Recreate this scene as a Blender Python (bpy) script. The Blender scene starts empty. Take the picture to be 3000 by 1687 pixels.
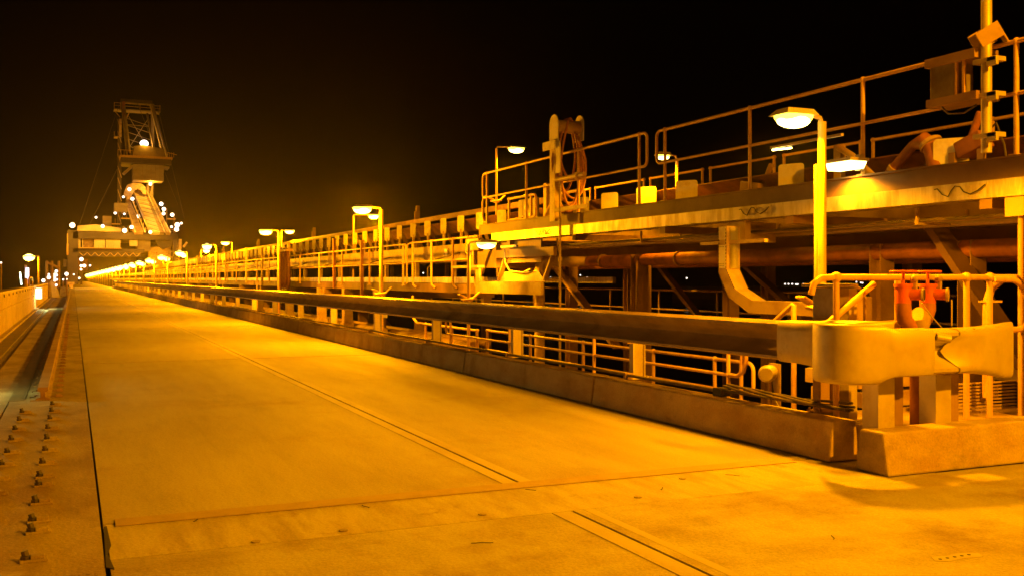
import bpy, math, random
from mathutils import Vector, Matrix
random.seed(7)
R = math.radians
sc = bpy.context.scene
col = sc.collection

# ------------------------------------------------------------------ materials
def mat(name, c1, c2=None, scale=3.0, rough=0.75, metal=0.0, bump=0.15, bscale=None, stretch=(1, 1, 1), mix=(0.4, 0.62), detail=6, c3=None, s3=0.35, m3=(0.5, 0.7), grain=0, streak=(2.6, 0.4, 1), rnd=0):
    m = bpy.data.materials.new(name); m.use_nodes = True
    nt = m.node_tree; n = nt.nodes; l = nt.links
    b = n['Principled BSDF']
    b.inputs['Roughness'].default_value = rough; b.inputs['Metallic'].default_value = metal
    b.inputs['Base Color'].default_value = (*c1, 1)
    geo = n.new('ShaderNodeNewGeometry')
    mp = n.new('ShaderNodeMapping'); mp.inputs['Scale'].default_value = stretch
    l.new(geo.outputs['Position'], mp.inputs['Vector'])
    if c2:
        t = n.new('ShaderNodeTexNoise'); t.inputs['Scale'].default_value = scale; t.inputs['Detail'].default_value = detail
        t.inputs['Roughness'].default_value = 0.62
        l.new(mp.outputs['Vector'], t.inputs['Vector'])
        r = n.new('ShaderNodeMapRange'); r.inputs['From Min'].default_value = mix[0]; r.inputs['From Max'].default_value = mix[1]
        l.new(t.outputs['Fac'], r.inputs['Value'])
        mx = n.new('ShaderNodeMix'); mx.data_type = 'RGBA'
        mx.inputs['A'].default_value = (*c1, 1); mx.inputs['B'].default_value = (*c2, 1)
        l.new(r.outputs['Result'], mx.inputs['Factor'])
        out = mx.outputs['Result']
        if c3:
            t3 = n.new('ShaderNodeTexNoise'); t3.inputs['Scale'].default_value = s3; t3.inputs['Detail'].default_value = 8
            t3.inputs['Roughness'].default_value = 0.7
            l.new(geo.outputs['Position'], t3.inputs['Vector'])
            r3 = n.new('ShaderNodeMapRange'); r3.inputs['From Min'].default_value = m3[0]; r3.inputs['From Max'].default_value = m3[1]
            l.new(t3.outputs['Fac'], r3.inputs['Value'])
            m3x = n.new('ShaderNodeMix'); m3x.data_type = 'RGBA'
            m3x.inputs['B'].default_value = (*c3, 1)
            l.new(out, m3x.inputs['A']); l.new(r3.outputs['Result'], m3x.inputs['Factor'])
            out = m3x.outputs['Result']
        l.new(out, b.inputs['Base Color'])
        rr = n.new('ShaderNodeMapRange'); rr.inputs['To Min'].default_value = max(0.05, rough - 0.12); rr.inputs['To Max'].default_value = min(1, rough + 0.1)
        l.new(t.outputs['Fac'], rr.inputs['Value']); l.new(rr.outputs['Result'], b.inputs['Roughness'])
    if grain and c2:
        tg = n.new('ShaderNodeTexNoise'); tg.inputs['Scale'].default_value = 55; tg.inputs['Detail'].default_value = 6; tg.inputs['Roughness'].default_value = 0.8
        l.new(geo.outputs['Position'], tg.inputs['Vector'])
        rg = n.new('ShaderNodeMapRange'); rg.inputs['From Min'].default_value = 0.3; rg.inputs['From Max'].default_value = 0.7
        rg.inputs['To Min'].default_value = 1 - grain; rg.inputs['To Max'].default_value = 1 + grain * 0.4
        l.new(tg.outputs['Fac'], rg.inputs['Value'])
        vm = n.new('ShaderNodeVectorMath'); vm.operation = 'SCALE'
        l.new(out, vm.inputs[0]); l.new(rg.outputs['Result'], vm.inputs['Scale'])
        # long faint tyre and drag streaks
        ms = n.new('ShaderNodeMapping'); ms.inputs['Scale'].default_value = streak
        l.new(geo.outputs['Position'], ms.inputs['Vector'])
        ts = n.new('ShaderNodeTexNoise'); ts.inputs['Scale'].default_value = 1.0; ts.inputs['Detail'].default_value = 7; ts.inputs['Roughness'].default_value = 0.65
        l.new(ms.outputs['Vector'], ts.inputs['Vector'])
        rs = n.new('ShaderNodeMapRange'); rs.inputs['From Min'].default_value = 0.44; rs.inputs['From Max'].default_value = 0.70
        rs.inputs['To Min'].default_value = 1.02; rs.inputs['To Max'].default_value = 0.84
        l.new(ts.outputs['Fac'], rs.inputs['Value'])
        v2 = n.new('ShaderNodeVectorMath'); v2.operation = 'SCALE'
        l.new(vm.outputs[0], v2.inputs[0]); l.new(rs.outputs['Result'], v2.inputs['Scale'])
        fin = v2.outputs[0]
        if rnd:
            oi = n.new('ShaderNodeObjectInfo'); ro = n.new('ShaderNodeMapRange'); ro.inputs['To Min'].default_value = 1 - rnd; ro.inputs['To Max'].default_value = 1 + rnd * 0.5
            l.new(oi.outputs['Random'], ro.inputs['Value']); v3 = n.new('ShaderNodeVectorMath'); v3.operation = 'SCALE'
            l.new(fin, v3.inputs[0]); l.new(ro.outputs['Result'], v3.inputs['Scale']); fin = v3.outputs[0]
        l.new(fin, b.inputs['Base Color'])
    if bump:
        tb = n.new('ShaderNodeTexNoise'); tb.inputs['Scale'].default_value = bscale or scale * 8; tb.inputs['Detail'].default_value = 5
        l.new(geo.outputs['Position'], tb.inputs['Vector'])
        bp = n.new('ShaderNodeBump'); bp.inputs['Strength'].default_value = bump; bp.inputs['Distance'].default_value = 0.02
        l.new(tb.outputs['Fac'], bp.inputs['Height']); l.new(bp.outputs['Normal'], b.inputs['Normal'])
    return m

def emat(name, color, strength):
    m = bpy.data.materials.new(name); m.use_nodes = True
    b = m.node_tree.nodes['Principled BSDF']
    b.inputs['Base Color'].default_value = (0.8, 0.8, 0.8, 1)
    b.inputs['Emission Color'].default_value = (*color, 1); b.inputs['Emission Strength'].default_value = strength
    m.cycles.emission_sampling = 'NONE'
    return m

ROAD = mat('road concrete', (0.40, 0.36, 0.30), (0.34, 0.29, 0.23), 0.9, 0.72, 0, 0.28, 26, (1.0, 0.22, 1), (0.38, 0.66), 8, (0.30, 0.22, 0.15), 0.42, (0.53, 0.72), 0.35)
ROADN = mat('worn deck concrete', (0.42, 0.38, 0.31), (0.30, 0.24, 0.17), 1.3, 0.75, 0, 0.35, 30, (0.6, 1, 1), (0.45, 0.66), 9, (0.24, 0.17, 0.11), 0.7, (0.52, 0.66), 0.4, (3.0, 0.9, 1))
BED = mat('dusty plinth concrete', (0.34, 0.28, 0.21), (0.24, 0.17, 0.11), 1.6, 0.8, 0, 0.4, 34, (1, 0.5, 1), (0.42, 0.6), 9, (0.46, 0.40, 0.30), 1.1, (0.60, 0.68), 0.4, (4, 0.8, 1))
BAND = mat('smooth joint band', (0.40, 0.355, 0.285), (0.34, 0.28, 0.21), 1.5, 0.7, 0, 0.1, 30, (1, 0.4, 1), (0.45, 0.7))
STRIP = mat('worn joint filler', (0.30, 0.22, 0.14), (0.36, 0.28, 0.19), 6, 0.8, 0, 0.2, 40, (1, 1, 1), (0.35, 0.65))
CROSS = mat('scuffed cross strip', (0.45, 0.40, 0.32), (0.36, 0.30, 0.22), 1.8, 0.78, 0, 0.3, 30, (2.5, 0.6, 1), (0.45, 0.62), 9, (0.27, 0.20, 0.13), 1.6, (0.58, 0.66), 0.35, (9, 1.0, 1))
TROUGH = mat('dark trough steel', (0.13, 0.11, 0.09), (0.20, 0.15, 0.10), 1.5, 0.6, 0.2, 0.2, 20)
KERB = mat('kerb concrete', (0.52, 0.41, 0.28), (0.42, 0.29, 0.18), 2.2, 0.82, 0, 0.3, 40, (1, 1, 2), (0.42, 0.66), 8, (0.20, 0.13, 0.085), 0.8, (0.56, 0.72), 0.3, (0.8, 1.5, 0.5), 0.25)
GALV = mat('dusty galvanised steel', (0.50, 0.43, 0.33), (0.40, 0.31, 0.21), 5, 0.5, 0.25, 0.03, 60, (1, 1, 1), (0.42, 0.75), 8, (0.28, 0.19, 0.11), 1.6, (0.62, 0.75))
GALVD = mat('dark rail steel', (0.34, 0.25, 0.155), (0.20, 0.135, 0.08), 4, 0.5, 0.2, 0.03, 60, (1, 0.4, 1), (0.42, 0.7), 8, (0.13, 0.08, 0.045), 1.2, (0.55, 0.75))  # darker steel tone over the whole long beam
GALVB = mat('spangled galvanised steel', (0.55, 0.52, 0.46), (0.36, 0.31, 0.25), 7, 0.45, 0.45, 0.2, 40, (1, 1, 0.25), (0.4, 0.6))
HAND = mat('yellow handrail paint', (0.58, 0.36, 0.09), (0.38, 0.18, 0.06), 5, 0.5, 0, 0.05, 60, (1, 1, 1), (0.5, 0.75))
STEEL = mat('ochre painted steel', (0.46, 0.34, 0.18), (0.26, 0.15, 0.075), 1.6, 0.62, 0, 0.12, 18, (1, 1, 1.4), (0.45, 0.68), 7, (0.16, 0.08, 0.04), 2.3, (0.60, 0.72))
BROWN = mat('brown dusted steel', (0.30, 0.19, 0.11), (0.19, 0.105, 0.06), 1.4, 0.7, 0, 0.15, 18, (1, 1, 1.2), (0.42, 0.66))
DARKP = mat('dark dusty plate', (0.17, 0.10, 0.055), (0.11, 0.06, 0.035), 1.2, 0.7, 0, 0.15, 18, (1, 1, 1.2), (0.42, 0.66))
RUST = mat('rust red steel', (0.34, 0.13, 0.055), (0.20, 0.075, 0.035), 2.4, 0.68, 0, 0.2, 25)
RED = mat('red valve paint', (0.58, 0.10, 0.03), (0.38, 0.12, 0.05), 9, 0.5, 0, 0.15, 60, (1, 1, 1), (0.5, 0.7))
BRASS = mat('brass ring', (0.62, 0.50, 0.26), (0.4, 0.3, 0.14), 20, 0.4, 0.5, 0.05)
RUBBER = mat('black rubber', (0.025, 0.022, 0.02), (0.06, 0.045, 0.03), 8, 0.6, 0, 0.1)
HOSE = mat('dusty hose', (0.40, 0.17, 0.07), (0.27, 0.11, 0.05), 14, 0.6, 0, 0.1)
HOSED = mat('dark red hose', (0.13, 0.04, 0.02), (0.08, 0.025, 0.015), 8, 0.6, 0, 0.1)
PLATE = mat('chalky white plate', (0.66, 0.62, 0.55), (0.46, 0.38, 0.29), 5, 0.6, 0, 0.1, 40, (1, 1, 1), (0.5, 0.75))
CABLE = mat('dark cable sheath', (0.06, 0.05, 0.04), (0.14, 0.10, 0.07), 6, 0.6, 0, 0.1)
PIPEG = mat('grey conduit', (0.20, 0.16, 0.11), (0.12, 0.09, 0.06), 5, 0.55, 0.1, 0.1)
BELT = mat('ore dusted belt', (0.22, 0.09, 0.045), (0.13, 0.06, 0.035), 3, 0.85, 0, 0.3)
BOXP = mat('cabinet paint', (0.22, 0.19, 0.15), (0.15, 0.11, 0.075), 4, 0.45, 0.1, 0.05)
CRANE = mat('crane paint', (0.30, 0.25, 0.17), (0.21, 0.15, 0.10), 0.25, 0.6, 0, 0.1, 2, (1, 1, 2.5))
CRANED = mat('dark crane paint', (0.075, 0.055, 0.05), (0.05, 0.035, 0.03), 0.3, 0.6, 0, 0.1, 2)
CRANEL = mat('pale cladding', (0.68, 0.60, 0.44), (0.52, 0.42, 0.28), 0.35, 0.6, 0, 0.1, 3)
JOINT = mat('joint sealant', (0.012, 0.010, 0.008), (0.02, 0.015, 0.01), 5, 0.8, 0, 0.1)
WATER = mat('sea water', (0.01, 0.012, 0.014), None, 1, 0.12, 0, 0.6, 0.35)
LENS = emat('sodium lens', (1.0, 0.78, 0.2), 10)
HALO_RIM = emat('lens rim halo tint', (1.0, 0.76, 0.05), 6)  # yellow lens edge imitates the halo around each lamp
LENSF = emat('sodium lens far', (1.0, 0.78, 0.20), 6)
WHITE = emat('white lamp', (1.0, 0.86, 0.72), 2.6)
TUBE = emat('fluorescent tube', (0.95, 0.80, 1.0), 2.2)
GLOWG = emat('greenish tube', (0.80, 1.0, 0.75), 8)

# ------------------------------------------------------------------ mesh helper
class MB:
    def __init__(s): s.v = []; s.f = []
    def add(s, vs, fs):
        o = len(s.v); s.v += [tuple(v) for v in vs]; s.f += [tuple(o + i for i in f) for f in fs]; return s
    def bx(s, x0, x1, y0, y1, z0, z1):
        return s.add([(x0, y0, z0), (x1, y0, z0), (x1, y1, z0), (x0, y1, z0), (x0, y0, z1), (x1, y0, z1), (x1, y1, z1), (x0, y1, z1)],
                     [(0, 3, 2, 1), (4, 5, 6, 7), (0, 1, 5, 4), (1, 2, 6, 5), (2, 3, 7, 6), (3, 0, 4, 7)])
    def obx(s, c, size, rot=(0, 0, 0)):
        M = Matrix.Translation(Vector(c)) @ Matrix.Rotation(rot[2], 4, 'Z') @ Matrix.Rotation(rot[1], 4, 'Y') @ Matrix.Rotation(rot[0], 4, 'X')
        a, b, d = size[0] / 2, size[1] / 2, size[2] / 2
        vs = [M @ Vector(p) for p in [(-a, -b, -d), (a, -b, -d), (a, b, -d), (-a, b, -d), (-a, -b, d), (a, -b, d), (a, b, d), (-a, b, d)]]
        return s.add(vs, [(0, 3, 2, 1), (4, 5, 6, 7), (0, 1, 5, 4), (1, 2, 6, 5), (2, 3, 7, 6), (3, 0, 4, 7)])
    def bar(s, p, q, w, h=None, up=(0, 0, 1)):
        p = Vector(p); q = Vector(q); h = h or w; d = (q - p).normalized(); u = Vector(up)
        if abs(d.dot(u)) > 0.99: u = Vector((0, 1, 0))
        a = d.cross(u).normalized(); b = a.cross(d).normalized(); a = a * w / 2; b = b * h / 2
        return s.add([p - a - b, p + a - b, p + a + b, p - a + b, q - a - b, q + a - b, q + a + b, q - a + b],
                     [(0, 1, 2, 3), (7, 6, 5, 4), (0, 4, 5, 1), (1, 5, 6, 2), (2, 6, 7, 3), (3, 7, 4, 0)])
    def tube(s, pts, r, n=10, closed=False, cap=True):
        pts = [Vector(p) for p in pts]; N = len(pts); rings = []; pa = None
        rs = r if isinstance(r, (list, tuple)) else [r] * N
        o = len(s.v)
        for i, p in enumerate(pts):
            if closed: d = (pts[(i + 1) % N] - pts[i - 1])
            else: d = (pts[min(i + 1, N - 1)] - pts[max(i - 1, 0)])
            d.normalize()
            if pa is None:
                u = Vector((0, 0, 1)) if abs(d.z) < 0.9 else Vector((1, 0, 0))
                a = d.cross(u).normalized()
            else:
                a = (pa - d * pa.dot(d)).normalized()
            b = d.cross(a); pa = a
            for k in range(n):
                t = 2 * math.pi * k / n
                s.v.append(tuple(p + a * (math.cos(t) * rs[i]) + b * (math.sin(t) * rs[i])))
        M = N if closed else N - 1
        for i in range(M):
            j = (i + 1) % N
            for k in range(n):
                k2 = (k + 1) % n
                s.f.append((o + i * n + k, o + j * n + k, o + j * n + k2, o + i * n + k2))
        if cap and not closed:
            s.f.append(tuple(o + k for k in range(n))[::-1]); s.f.append(tuple(o + (N - 1) * n + k for k in range(n))[::-1])
        return s
    def cyl(s, p, q, r, n=14, r2=None): return s.tube([p, q], [r, r2 if r2 is not None else r], n)
    def ball(s, c, r, n=10, m=7):
        if not isinstance(r, (tuple, list)): r = (r, r, r)
        vs = [(c[0], c[1], c[2] - r[2])]; fs = []
        for i in range(1, m):
            t = math.pi * i / m
            for k in range(n):
                a = 2 * math.pi * k / n
                vs.append((c[0] + r[0] * math.sin(t) * math.cos(a), c[1] + r[1] * math.sin(t) * math.sin(a), c[2] - r[2] * math.cos(t)))
        vs.append((c[0], c[1], c[2] + r[2])); L = len(vs) - 1
        for k in range(n):
            fs.append((0, 1 + (k + 1) % n, 1 + k)); fs.append((L, L - n + k, L - n + (k + 1) % n))
            for i in range(m - 2):
                fs.append((1 + i * n + k, 1 + i * n + (k + 1) % n, 1 + (i + 1) * n + (k + 1) % n, 1 + (i + 1) * n + k))
        return s.add(vs, fs)
    def prof(s, pts, ax, a, b, cap=True):
        # closed profile extruded along an axis: ax 'y' pts (x,z); 'x' pts (y,z); 'z' pts (x,y)
        def P(p, t): return {'y': (p[0], t, p[1]), 'x': (t, p[0], p[1]), 'z': (p[0], p[1], t)}[ax]
        n = len(pts); vs = [P(p, a) for p in pts] + [P(p, b) for p in pts]
        fs = [(i, (i + 1) % n, n + (i + 1) % n, n + i) for i in range(n)]
        if cap: fs += [tuple(range(n))[::-1], tuple(range(n, 2 * n))]
        return s.add(vs, fs)
    def grid(s, rows, thick=0.006, nrm=None):
        # a sheet given as rows of points, doubled to a real thickness
        h = len(rows); w = len(rows[0]); o = len(s.v)
        P = [[Vector(p) for p in r] for r in rows]; Nn = []
        for i in range(h):
            rr = []
            for j in range(w):
                du = P[min(i + 1, h - 1)][j] - P[max(i - 1, 0)][j]; dv = P[i][min(j + 1, w - 1)] - P[i][max(j - 1, 0)]
                rr.append(du.cross(dv).normalized())
            Nn.append(rr)
        for r in P: s.v += [tuple(p) for p in r]
        for i in range(h): s.v += [tuple(P[i][j] + Nn[i][j] * thick) for j in range(w)]
        K = h * w
        for i in range(h - 1):
            for j in range(w - 1):
                a = o + i * w + j
                s.f.append((a, a + 1, a + w + 1, a + w)); s.f.append((K + a, K + a + w, K + a + w + 1, K + a + 1))
        for i in range(h - 1):
            for j in (0, w - 1):
                a = o + i * w + j; s.f.append((a, a + w, K + a + w, K + a))
        for j in range(w - 1):
            for i in (0, h - 1):
                a = o + i * w + j; s.f.append((a, a + 1, K + a + 1, K + a))
        return s
    def build(s, name, m, parent=None, smooth=False, bevel=0, **k):
        me = bpy.data.meshes.new(name); off = Vector((0, 0, 0))
        if parent is not None:
            p = parent
            while p is not None: off += Vector(p.location); p = p.parent
        me.from_pydata([tuple(Vector(v) - off) for v in s.v], [], s.f)
        me.materials.append(m)
        import bmesh
        bm = bmesh.new(); bm.from_mesh(me); bmesh.ops.recalc_face_normals(bm, faces=bm.faces); bm.to_mesh(me); bm.free()
        o = bpy.data.objects.new(name, me); col.objects.link(o)
        if parent is not None: o.parent = parent
        if smooth:
            for p in me.polygons: p.use_smooth = True
            try: me.set_sharp_from_angle(angle=R(40))
            except Exception: pass
        if bevel:
            md = o.modifiers.new('bevel', 'BEVEL'); md.width = bevel; md.segments = 2; md.limit_method = 'ANGLE'
        for kk, vv in k.items(): o[kk] = vv
        return o

def thing(name, loc, label, cat, group=None):
    o = bpy.data.objects.new(name, None); col.objects.link(o); o.location = loc; o.empty_display_size = 0.2
    o['label'] = label; o['category'] = cat
    if group: o['group'] = group
    return o
def tag(o, label, cat, group=None):
    o['label'] = label; o['category'] = cat
    if group: o['group'] = group
    return o
def dup(o, dloc, label=None, group=None, parent=None):
    c = o.copy(); col.objects.link(c); c.parent = parent
    if parent is None: c.location = Vector(o.location) + Vector(dloc)
    if label: c['label'] = label
    if group: c['group'] = group
    for ch in list(o.children): dup(ch, (0, 0, 0), None, None, c)
    return c
def arc(c, r, a0, a1, n, plane='yz'):
    out = []
    for i in range(n + 1):
        t = R(a0 + (a1 - a0) * i / n); p, q = r * math.cos(t), r * math.sin(t)
        out.append({'yz': (c[0], c[1] + p, c[2] + q), 'xz': (c[0] + p, c[1], c[2] + q), 'xy': (c[0] + p, c[1] + q, c[2])}[plane])
    return out

# ------------------------------------------------------------------ camera, world
cam = bpy.data.cameras.new('Camera'); co = bpy.data.objects.new('Camera', cam); col.objects.link(co)
co.location = (0, 0, 1.65); co.rotation_euler = (R(90), 0, R(-23.915))
cam.sensor_width = 36; cam.lens = 34.8; cam.shift_y = -0.0092; cam.clip_start = 0.05; cam.clip_end = 5000
sc.camera = co
w = bpy.data.worlds.new('World'); sc.world = w; w.use_nodes = True
nt = w.node_tree; bg = nt.nodes['Background']
sky = nt.nodes.new('ShaderNodeTexSky'); sky.sky_type = 'NISHITA'; sky.sun_disc = False
sky.sun_elevation = R(-9); sky.sun_rotation = R(200)
nt.links.new(sky.outputs['Color'], bg.inputs['Color']); bg.inputs['Strength'].default_value = 0.01
sc.view_settings.view_transform = 'Standard'; sc.view_settings.look = 'None'; sc.view_settings.gamma = 1; sc.view_settings.exposure = 0
sc.cycles.use_denoising = True
sc.cycles.max_bounces = 6; sc.cycles.diffuse_bounces = 3; sc.cycles.glossy_bounces = 2; sc.cycles.volume_bounces = 0
sc.cycles.sample_clamp_indirect = 4; sc.cycles.sample_clamp_direct = 0
sc.cycles.use_light_tree = True

SOD = (1.0, 0.335, 0.0)
PW = 1900
def lamp_light(parent, loc, power, color=SOD, rad=0.12, spot=0):
    d = bpy.data.lights.new('lamp_light', 'SPOT' if spot else 'POINT'); d.energy = power; d.color = color; d.shadow_soft_size = rad
    if spot: d.spot_size = R(spot); d.spot_blend = 0.25
    o = bpy.data.objects.new('lamp_light', d); col.objects.link(o)
    off = Vector((0, 0, 0)); p = parent
    while p is not None: off += Vector(p.location); p = p.parent
    o.parent = parent; o.location = Vector(loc) - off
    return o

# ------------------------------------------------------------------ setting
MB().bx(-900, 900, -150, 1500, -9.1, -9).build('water', WATER, kind='structure')
def slab(name, x0, x1, y0, y1, m, z=0.0, t=0.3): return MB().bx(x0, x1, y0, y1, z - t, z).build(name, m, kind='structure')
slab('road', 0.185, 3.284, 7.22, 640, ROAD)
slab('road', 3.309, 6.75, 7.22, 640, ROAD, 0.0)
slab('road_transverse_strip', 0.20, 6.75, 6.28, 7.18, CROSS, -0.002)
slab('pavement', 0.195, 3.226, -14, 6.262, ROADN)
slab('pavement', 3.252, 6.17, -14, 6.258, ROADN, 0.003)
slab('pavement', 6.19, 16, -14, 6.255, ROADN, -0.006)
slab('pavement', 6.77, 16, 6.27, 6.65, ROADN, -0.012)
slab('ground', -1.9, 6.7, -14, 640, JOINT, -0.06, 0.4)
slab('rail_bed', -0.78, 0.168, 5.8, 640, BED, 0.0, 0.25)
slab('rail_bed', -1.9, 0.155, -14, 5.5, BED, -0.004, 0.25)
slab('rail_bed', -1.9, -0.80, 5.8, 13.9, BED, -0.002, 0.25)
slab('rail_bed', -1.9, -1.42, 13.92, 640, TROUGH, -0.03, 0.2)
slab('rail_bed', -1.22, -0.80, 13.92, 640, BED, -0.012, 0.2)
slab('rail_bed', -1.415, -1.225, 13.92, 640, TROUGH, -0.05, 0.2)
slab('rail_bed', -0.795, -0.60, 14.9, 640, TROUGH, 0.004, 0.05)
# edge strips of the joints
for (x0, x1, y0, y1, m) in [(3.16, 3.2835, 7.225, 640, BAND), (3.3095, 3.42, 7.225, 640, BAND), (3.08, 3.2255, -14, 6.25, BAND), (3.33, 3.40, 3.9, 6.25, BAND)]:
    MB().bx(x0, x1, y0, y1, 0.0008, 0.0045).build('joint_strip', m, kind='structure')
MB().bx(0.26, 5.95, 7.10, 7.30, 0.001, 0.007).build('joint_strip', STRIP, kind='structure')
for y in (20.9, 35.2, 49.5, 63.8, 78.1):
    MB().bx(0.19, 3.15, y, y + 0.02, 0.0005, 0.003).bx(3.43, 6.2, y, y + 0.02, 0.0005, 0.003).build('joint_strip', BROWN, kind='structure')
# cracks, drill marks and a lifting socket in the deck
ck = MB()
for (x, y, L, a) in [(1.95, 6.93, 0.11, 1.9), (0.75, 7.02, 0.07, 1.4), (3.30, 6.98, 0.08, 2.2), (4.2, 6.6, 0.09, 1.0), (5.1, 6.8, 0.12, 2.4), (1.3, 5.2, 0.10, 0.4), (2.4, 5.7, 0.14, 2.9), (4.4, 4.9, 0.10, 0.9)]:
    px, py = x, y
    for k in range(4):
        qx, qy = px + L / 4 * math.cos(a + random.uniform(-.5, .5)), py + L / 4 * math.sin(a + random.uniform(-.5, .5))
        ck.bar((px, py, 0.0035), (qx, qy, 0.0035), 0.006, 0.003); px, py = qx, qy
ck.build('road_cracks', JOINT, kind='structure')
for i, (x, y) in enumerate([(1.05, 6.33), (1.62, 6.38), (2.62, 6.42), (3.9, 6.45), (4.6, 6.9)]):
    o = MB().cyl((x, y, 0.0), (x, y, 0.007), 0.030, 14).build('bolt_cap', BED)
    tag(o, 'small round bolt cap set flush in the worn cross strip of the deck', 'bolt cap', 'bolt caps in the cross strip')
ls_ = thing('lifting_socket', (4.75, 4.32, 0), 'pale scarred patch with a row of small dark holes in the near right deck', 'socket')
MB().prof([(4.60, 4.28), (4.66, 4.24), (4.80, 4.25), (4.93, 4.23), (4.96, 4.29), (4.88, 4.34), (4.74, 4.33), (4.64, 4.35)], 'z', 0.0032, 0.0065).build('patch', BAND, ls_)
hl = MB()
for k in range(5): hl.cyl((4.65 + 0.058 * k, 4.29, 0.0066), (4.65 + 0.058 * k, 4.29, 0.0085), 0.011, 8)
hl.build('holes', JOINT, ls_)
# checker plate across the bed near the camera
cp = MB().bx(-1.5, 0.14, 5.52, 6.0, 0.002, 0.012)
for i in range(40):
    for j in range(11):
        cp.obx((-1.48 + i * 0.041, 5.54 + j * 0.043, 0.0135), (0.024, 0.006, 0.003), (0, 0, R(45 if (i + j) % 2 else -45)))
tag(cp.build('checker_plate', BED), 'patterned steel cover plate lying across the rail bed in the foreground', 'cover plate')
# lifted corner flap of the joint cover
tag(MB().add([(0.172, 6.10, 0.0), (0.186, 7.10, 0.0), (0.205, 7.12, 0.0), (0.215, 6.60, 0.0), (0.19, 6.40, 0), (0.215, 6.05, 0.0), (0.172, 6.10, 0.006), (0.186, 7.10, 0.006), (0.205, 7.12, 0.006), (0.215, 6.60, 0.006), (0.19, 6.40, 0.006), (0.215, 6.05, 0.006)],
    [(0, 1, 2, 3, 4, 5), (6, 7, 8, 9, 10, 11)] + [(i, (i + 1) % 6, 6 + (i + 1) % 6, 6 + i) for i in range(6)]).build('joint_seal', JOINT), 'torn black rubber seal at the road corner in the foreground', 'seal')

# ------------------------------------------------------------------ anchor bolts and crane rail
def bolt_mesh(x, y, k=1.0):
    m = MB().obx((x + 0.03, y, 0.008), (0.15, 0.085, 0.016), (0, 0, 0.05))
    m.obx((x + 0.05, y, 0.026), (0.075, 0.06, 0.022), (0, 0, 0.05))
    return m
def anchor(x, y, lab):
    x += random.uniform(-0.006, 0.006); q = random.uniform(0.8, 1.15)
    b = bolt_mesh(x, y).build('anchor_bolt', BED, bevel=0.003)
    tag(b, lab, 'bolt', 'anchor bolts in two rows in front of the crane rail')
    MB().cyl((x - 0.012, y, 0.016), (x - 0.012, y, 0.034), 0.032, 6).cyl((x - 0.012, y, 0.034), (x - 0.02, y + 0.004, 0.034 + 0.03 * q), 0.02, 8).build('nut', RUBBER, b)
rowL = [13.5, 12.75, 12.0, 11.25, 10.45, 9.78, 9.1, 8.5]
rowR = [14.17, 13.45, 12.75, 11.94, 11.17, 10.43, 9.72, 9.09, 8.71, 8.04, 7.44, 7.13, 6.43]
for i, y in enumerate(rowR):
    lab = 'hex anchor bolt stub in the row nearest the road slab, in front of the rail'
    if i == len(rowR) - 1: lab = 'single anchor bolt stub beyond the patterned plate, nearest the camera'
    if i == 0: lab = 'anchor bolt stub right beside the squared end of the crane rail'
    anchor(-0.235, y, lab)
for y in rowL:
    anchor(-0.56, y, 'hex anchor bolt stub in the outer row, away from the road slab')
rail = thing('crane_rail', (-0.375, 14.85, 0), 'long steel crane rail running away beside the road to the ship loader', 'rail')
pr = [(-0.09, 0), (0.09, 0), (0.09, 0.014), (0.03, 0.03), (0.03, 0.10), (0.065, 0.115), (0.065, 0.165), (-0.065, 0.165), (-0.065, 0.115), (-0.03, 0.10), (-0.03, 0.03), (-0.09, 0.014)]
MB().prof([(x - 0.375, z + 0.012) for x, z in pr], 'y', 14.85, 600).build('rail_section', BROWN, rail)
MB().bx(-0.53, -0.22, 14.82, 600, 0.0012, 0.011).build('sole_plate', BED, rail)
for i in range(48):
    for sx in (-0.505, -0.235):
        bolt_mesh(sx, 15.25 + i * 0.75).build('rail_clip', BROWN, rail)

# ------------------------------------------------------------------ parapet wall on the left
par = thing('parapet_wall', (-1.95, 10, 0), 'long concrete parapet wall with a bright steel coping along the left edge', 'wall')
MB().bx(-2.25, -1.9, -14, 150, -1.2, 0.74).bx(-2.25, -1.93, -14, 150, 0.74, 0.80).bx(-2.25, -1.89, -14, 150, 0.80, 1.22).build('wall_panel', KERB, par)
MB().bx(-2.28, -1.86, -14, 150, 1.223, 1.27).build('coping', STEEL, par)
MB().bx(-1.9, -1.76, 13.9, 150, -0.05, 0.035).build('footing', KERB, par)
for i in range(26):
    MB().cyl((-1.9, 26 + i * 2.4, 1.14), (-1.865, 26 + i * 2.4, 1.14), 0.045, 10).build('fixing_bolt', RUBBER, par)

# ------------------------------------------------------------------ kerb blocks
def kerb_prof(x0, mir=1): return [(x0, 0.004), (x0 + 0.36, 0.004), (x0 + 0.31, 0.37), (x0 + 0.045, 0.37)]
ends = [6.93, 11.42, 16.09, 20.92, 25.49, 30.0]
while ends[-1] < 185: ends.append(ends[-1] + 4.6)
klab = ['brown concrete kerb block with a chamfered end, nearest block of the long kerb', 'second concrete kerb block of the long row, under the first full guard rail bay',
        'third concrete kerb block of the long row, with a dark stain beside its joint', 'fourth concrete kerb block of the long row']
for i in range(len(ends) - 1):
    m = MB().prof(kerb_prof(6.2 + random.uniform(-0.008, 0.008)), 'y', ends[i] + 0.022, ends[i + 1] - 0.022)
    o = m.build('kerb_block', KERB, bevel=0.018)
    tag(o, klab[i] if i < 4 else 'concrete kerb block far along the row under the guard rail', 'kerb', 'concrete kerb blocks along the road')
o = MB().prof([(6.26, -0.002), (6.64, -0.002), (6.59, 0.36), (6.32, 0.36)], 'x', 6.20, 13).build('kerb_block', KERB, bevel=0.02)
tag(o, 'pale concrete kerb block lying across the end of the road, front face brightly lit', 'kerb')

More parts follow.
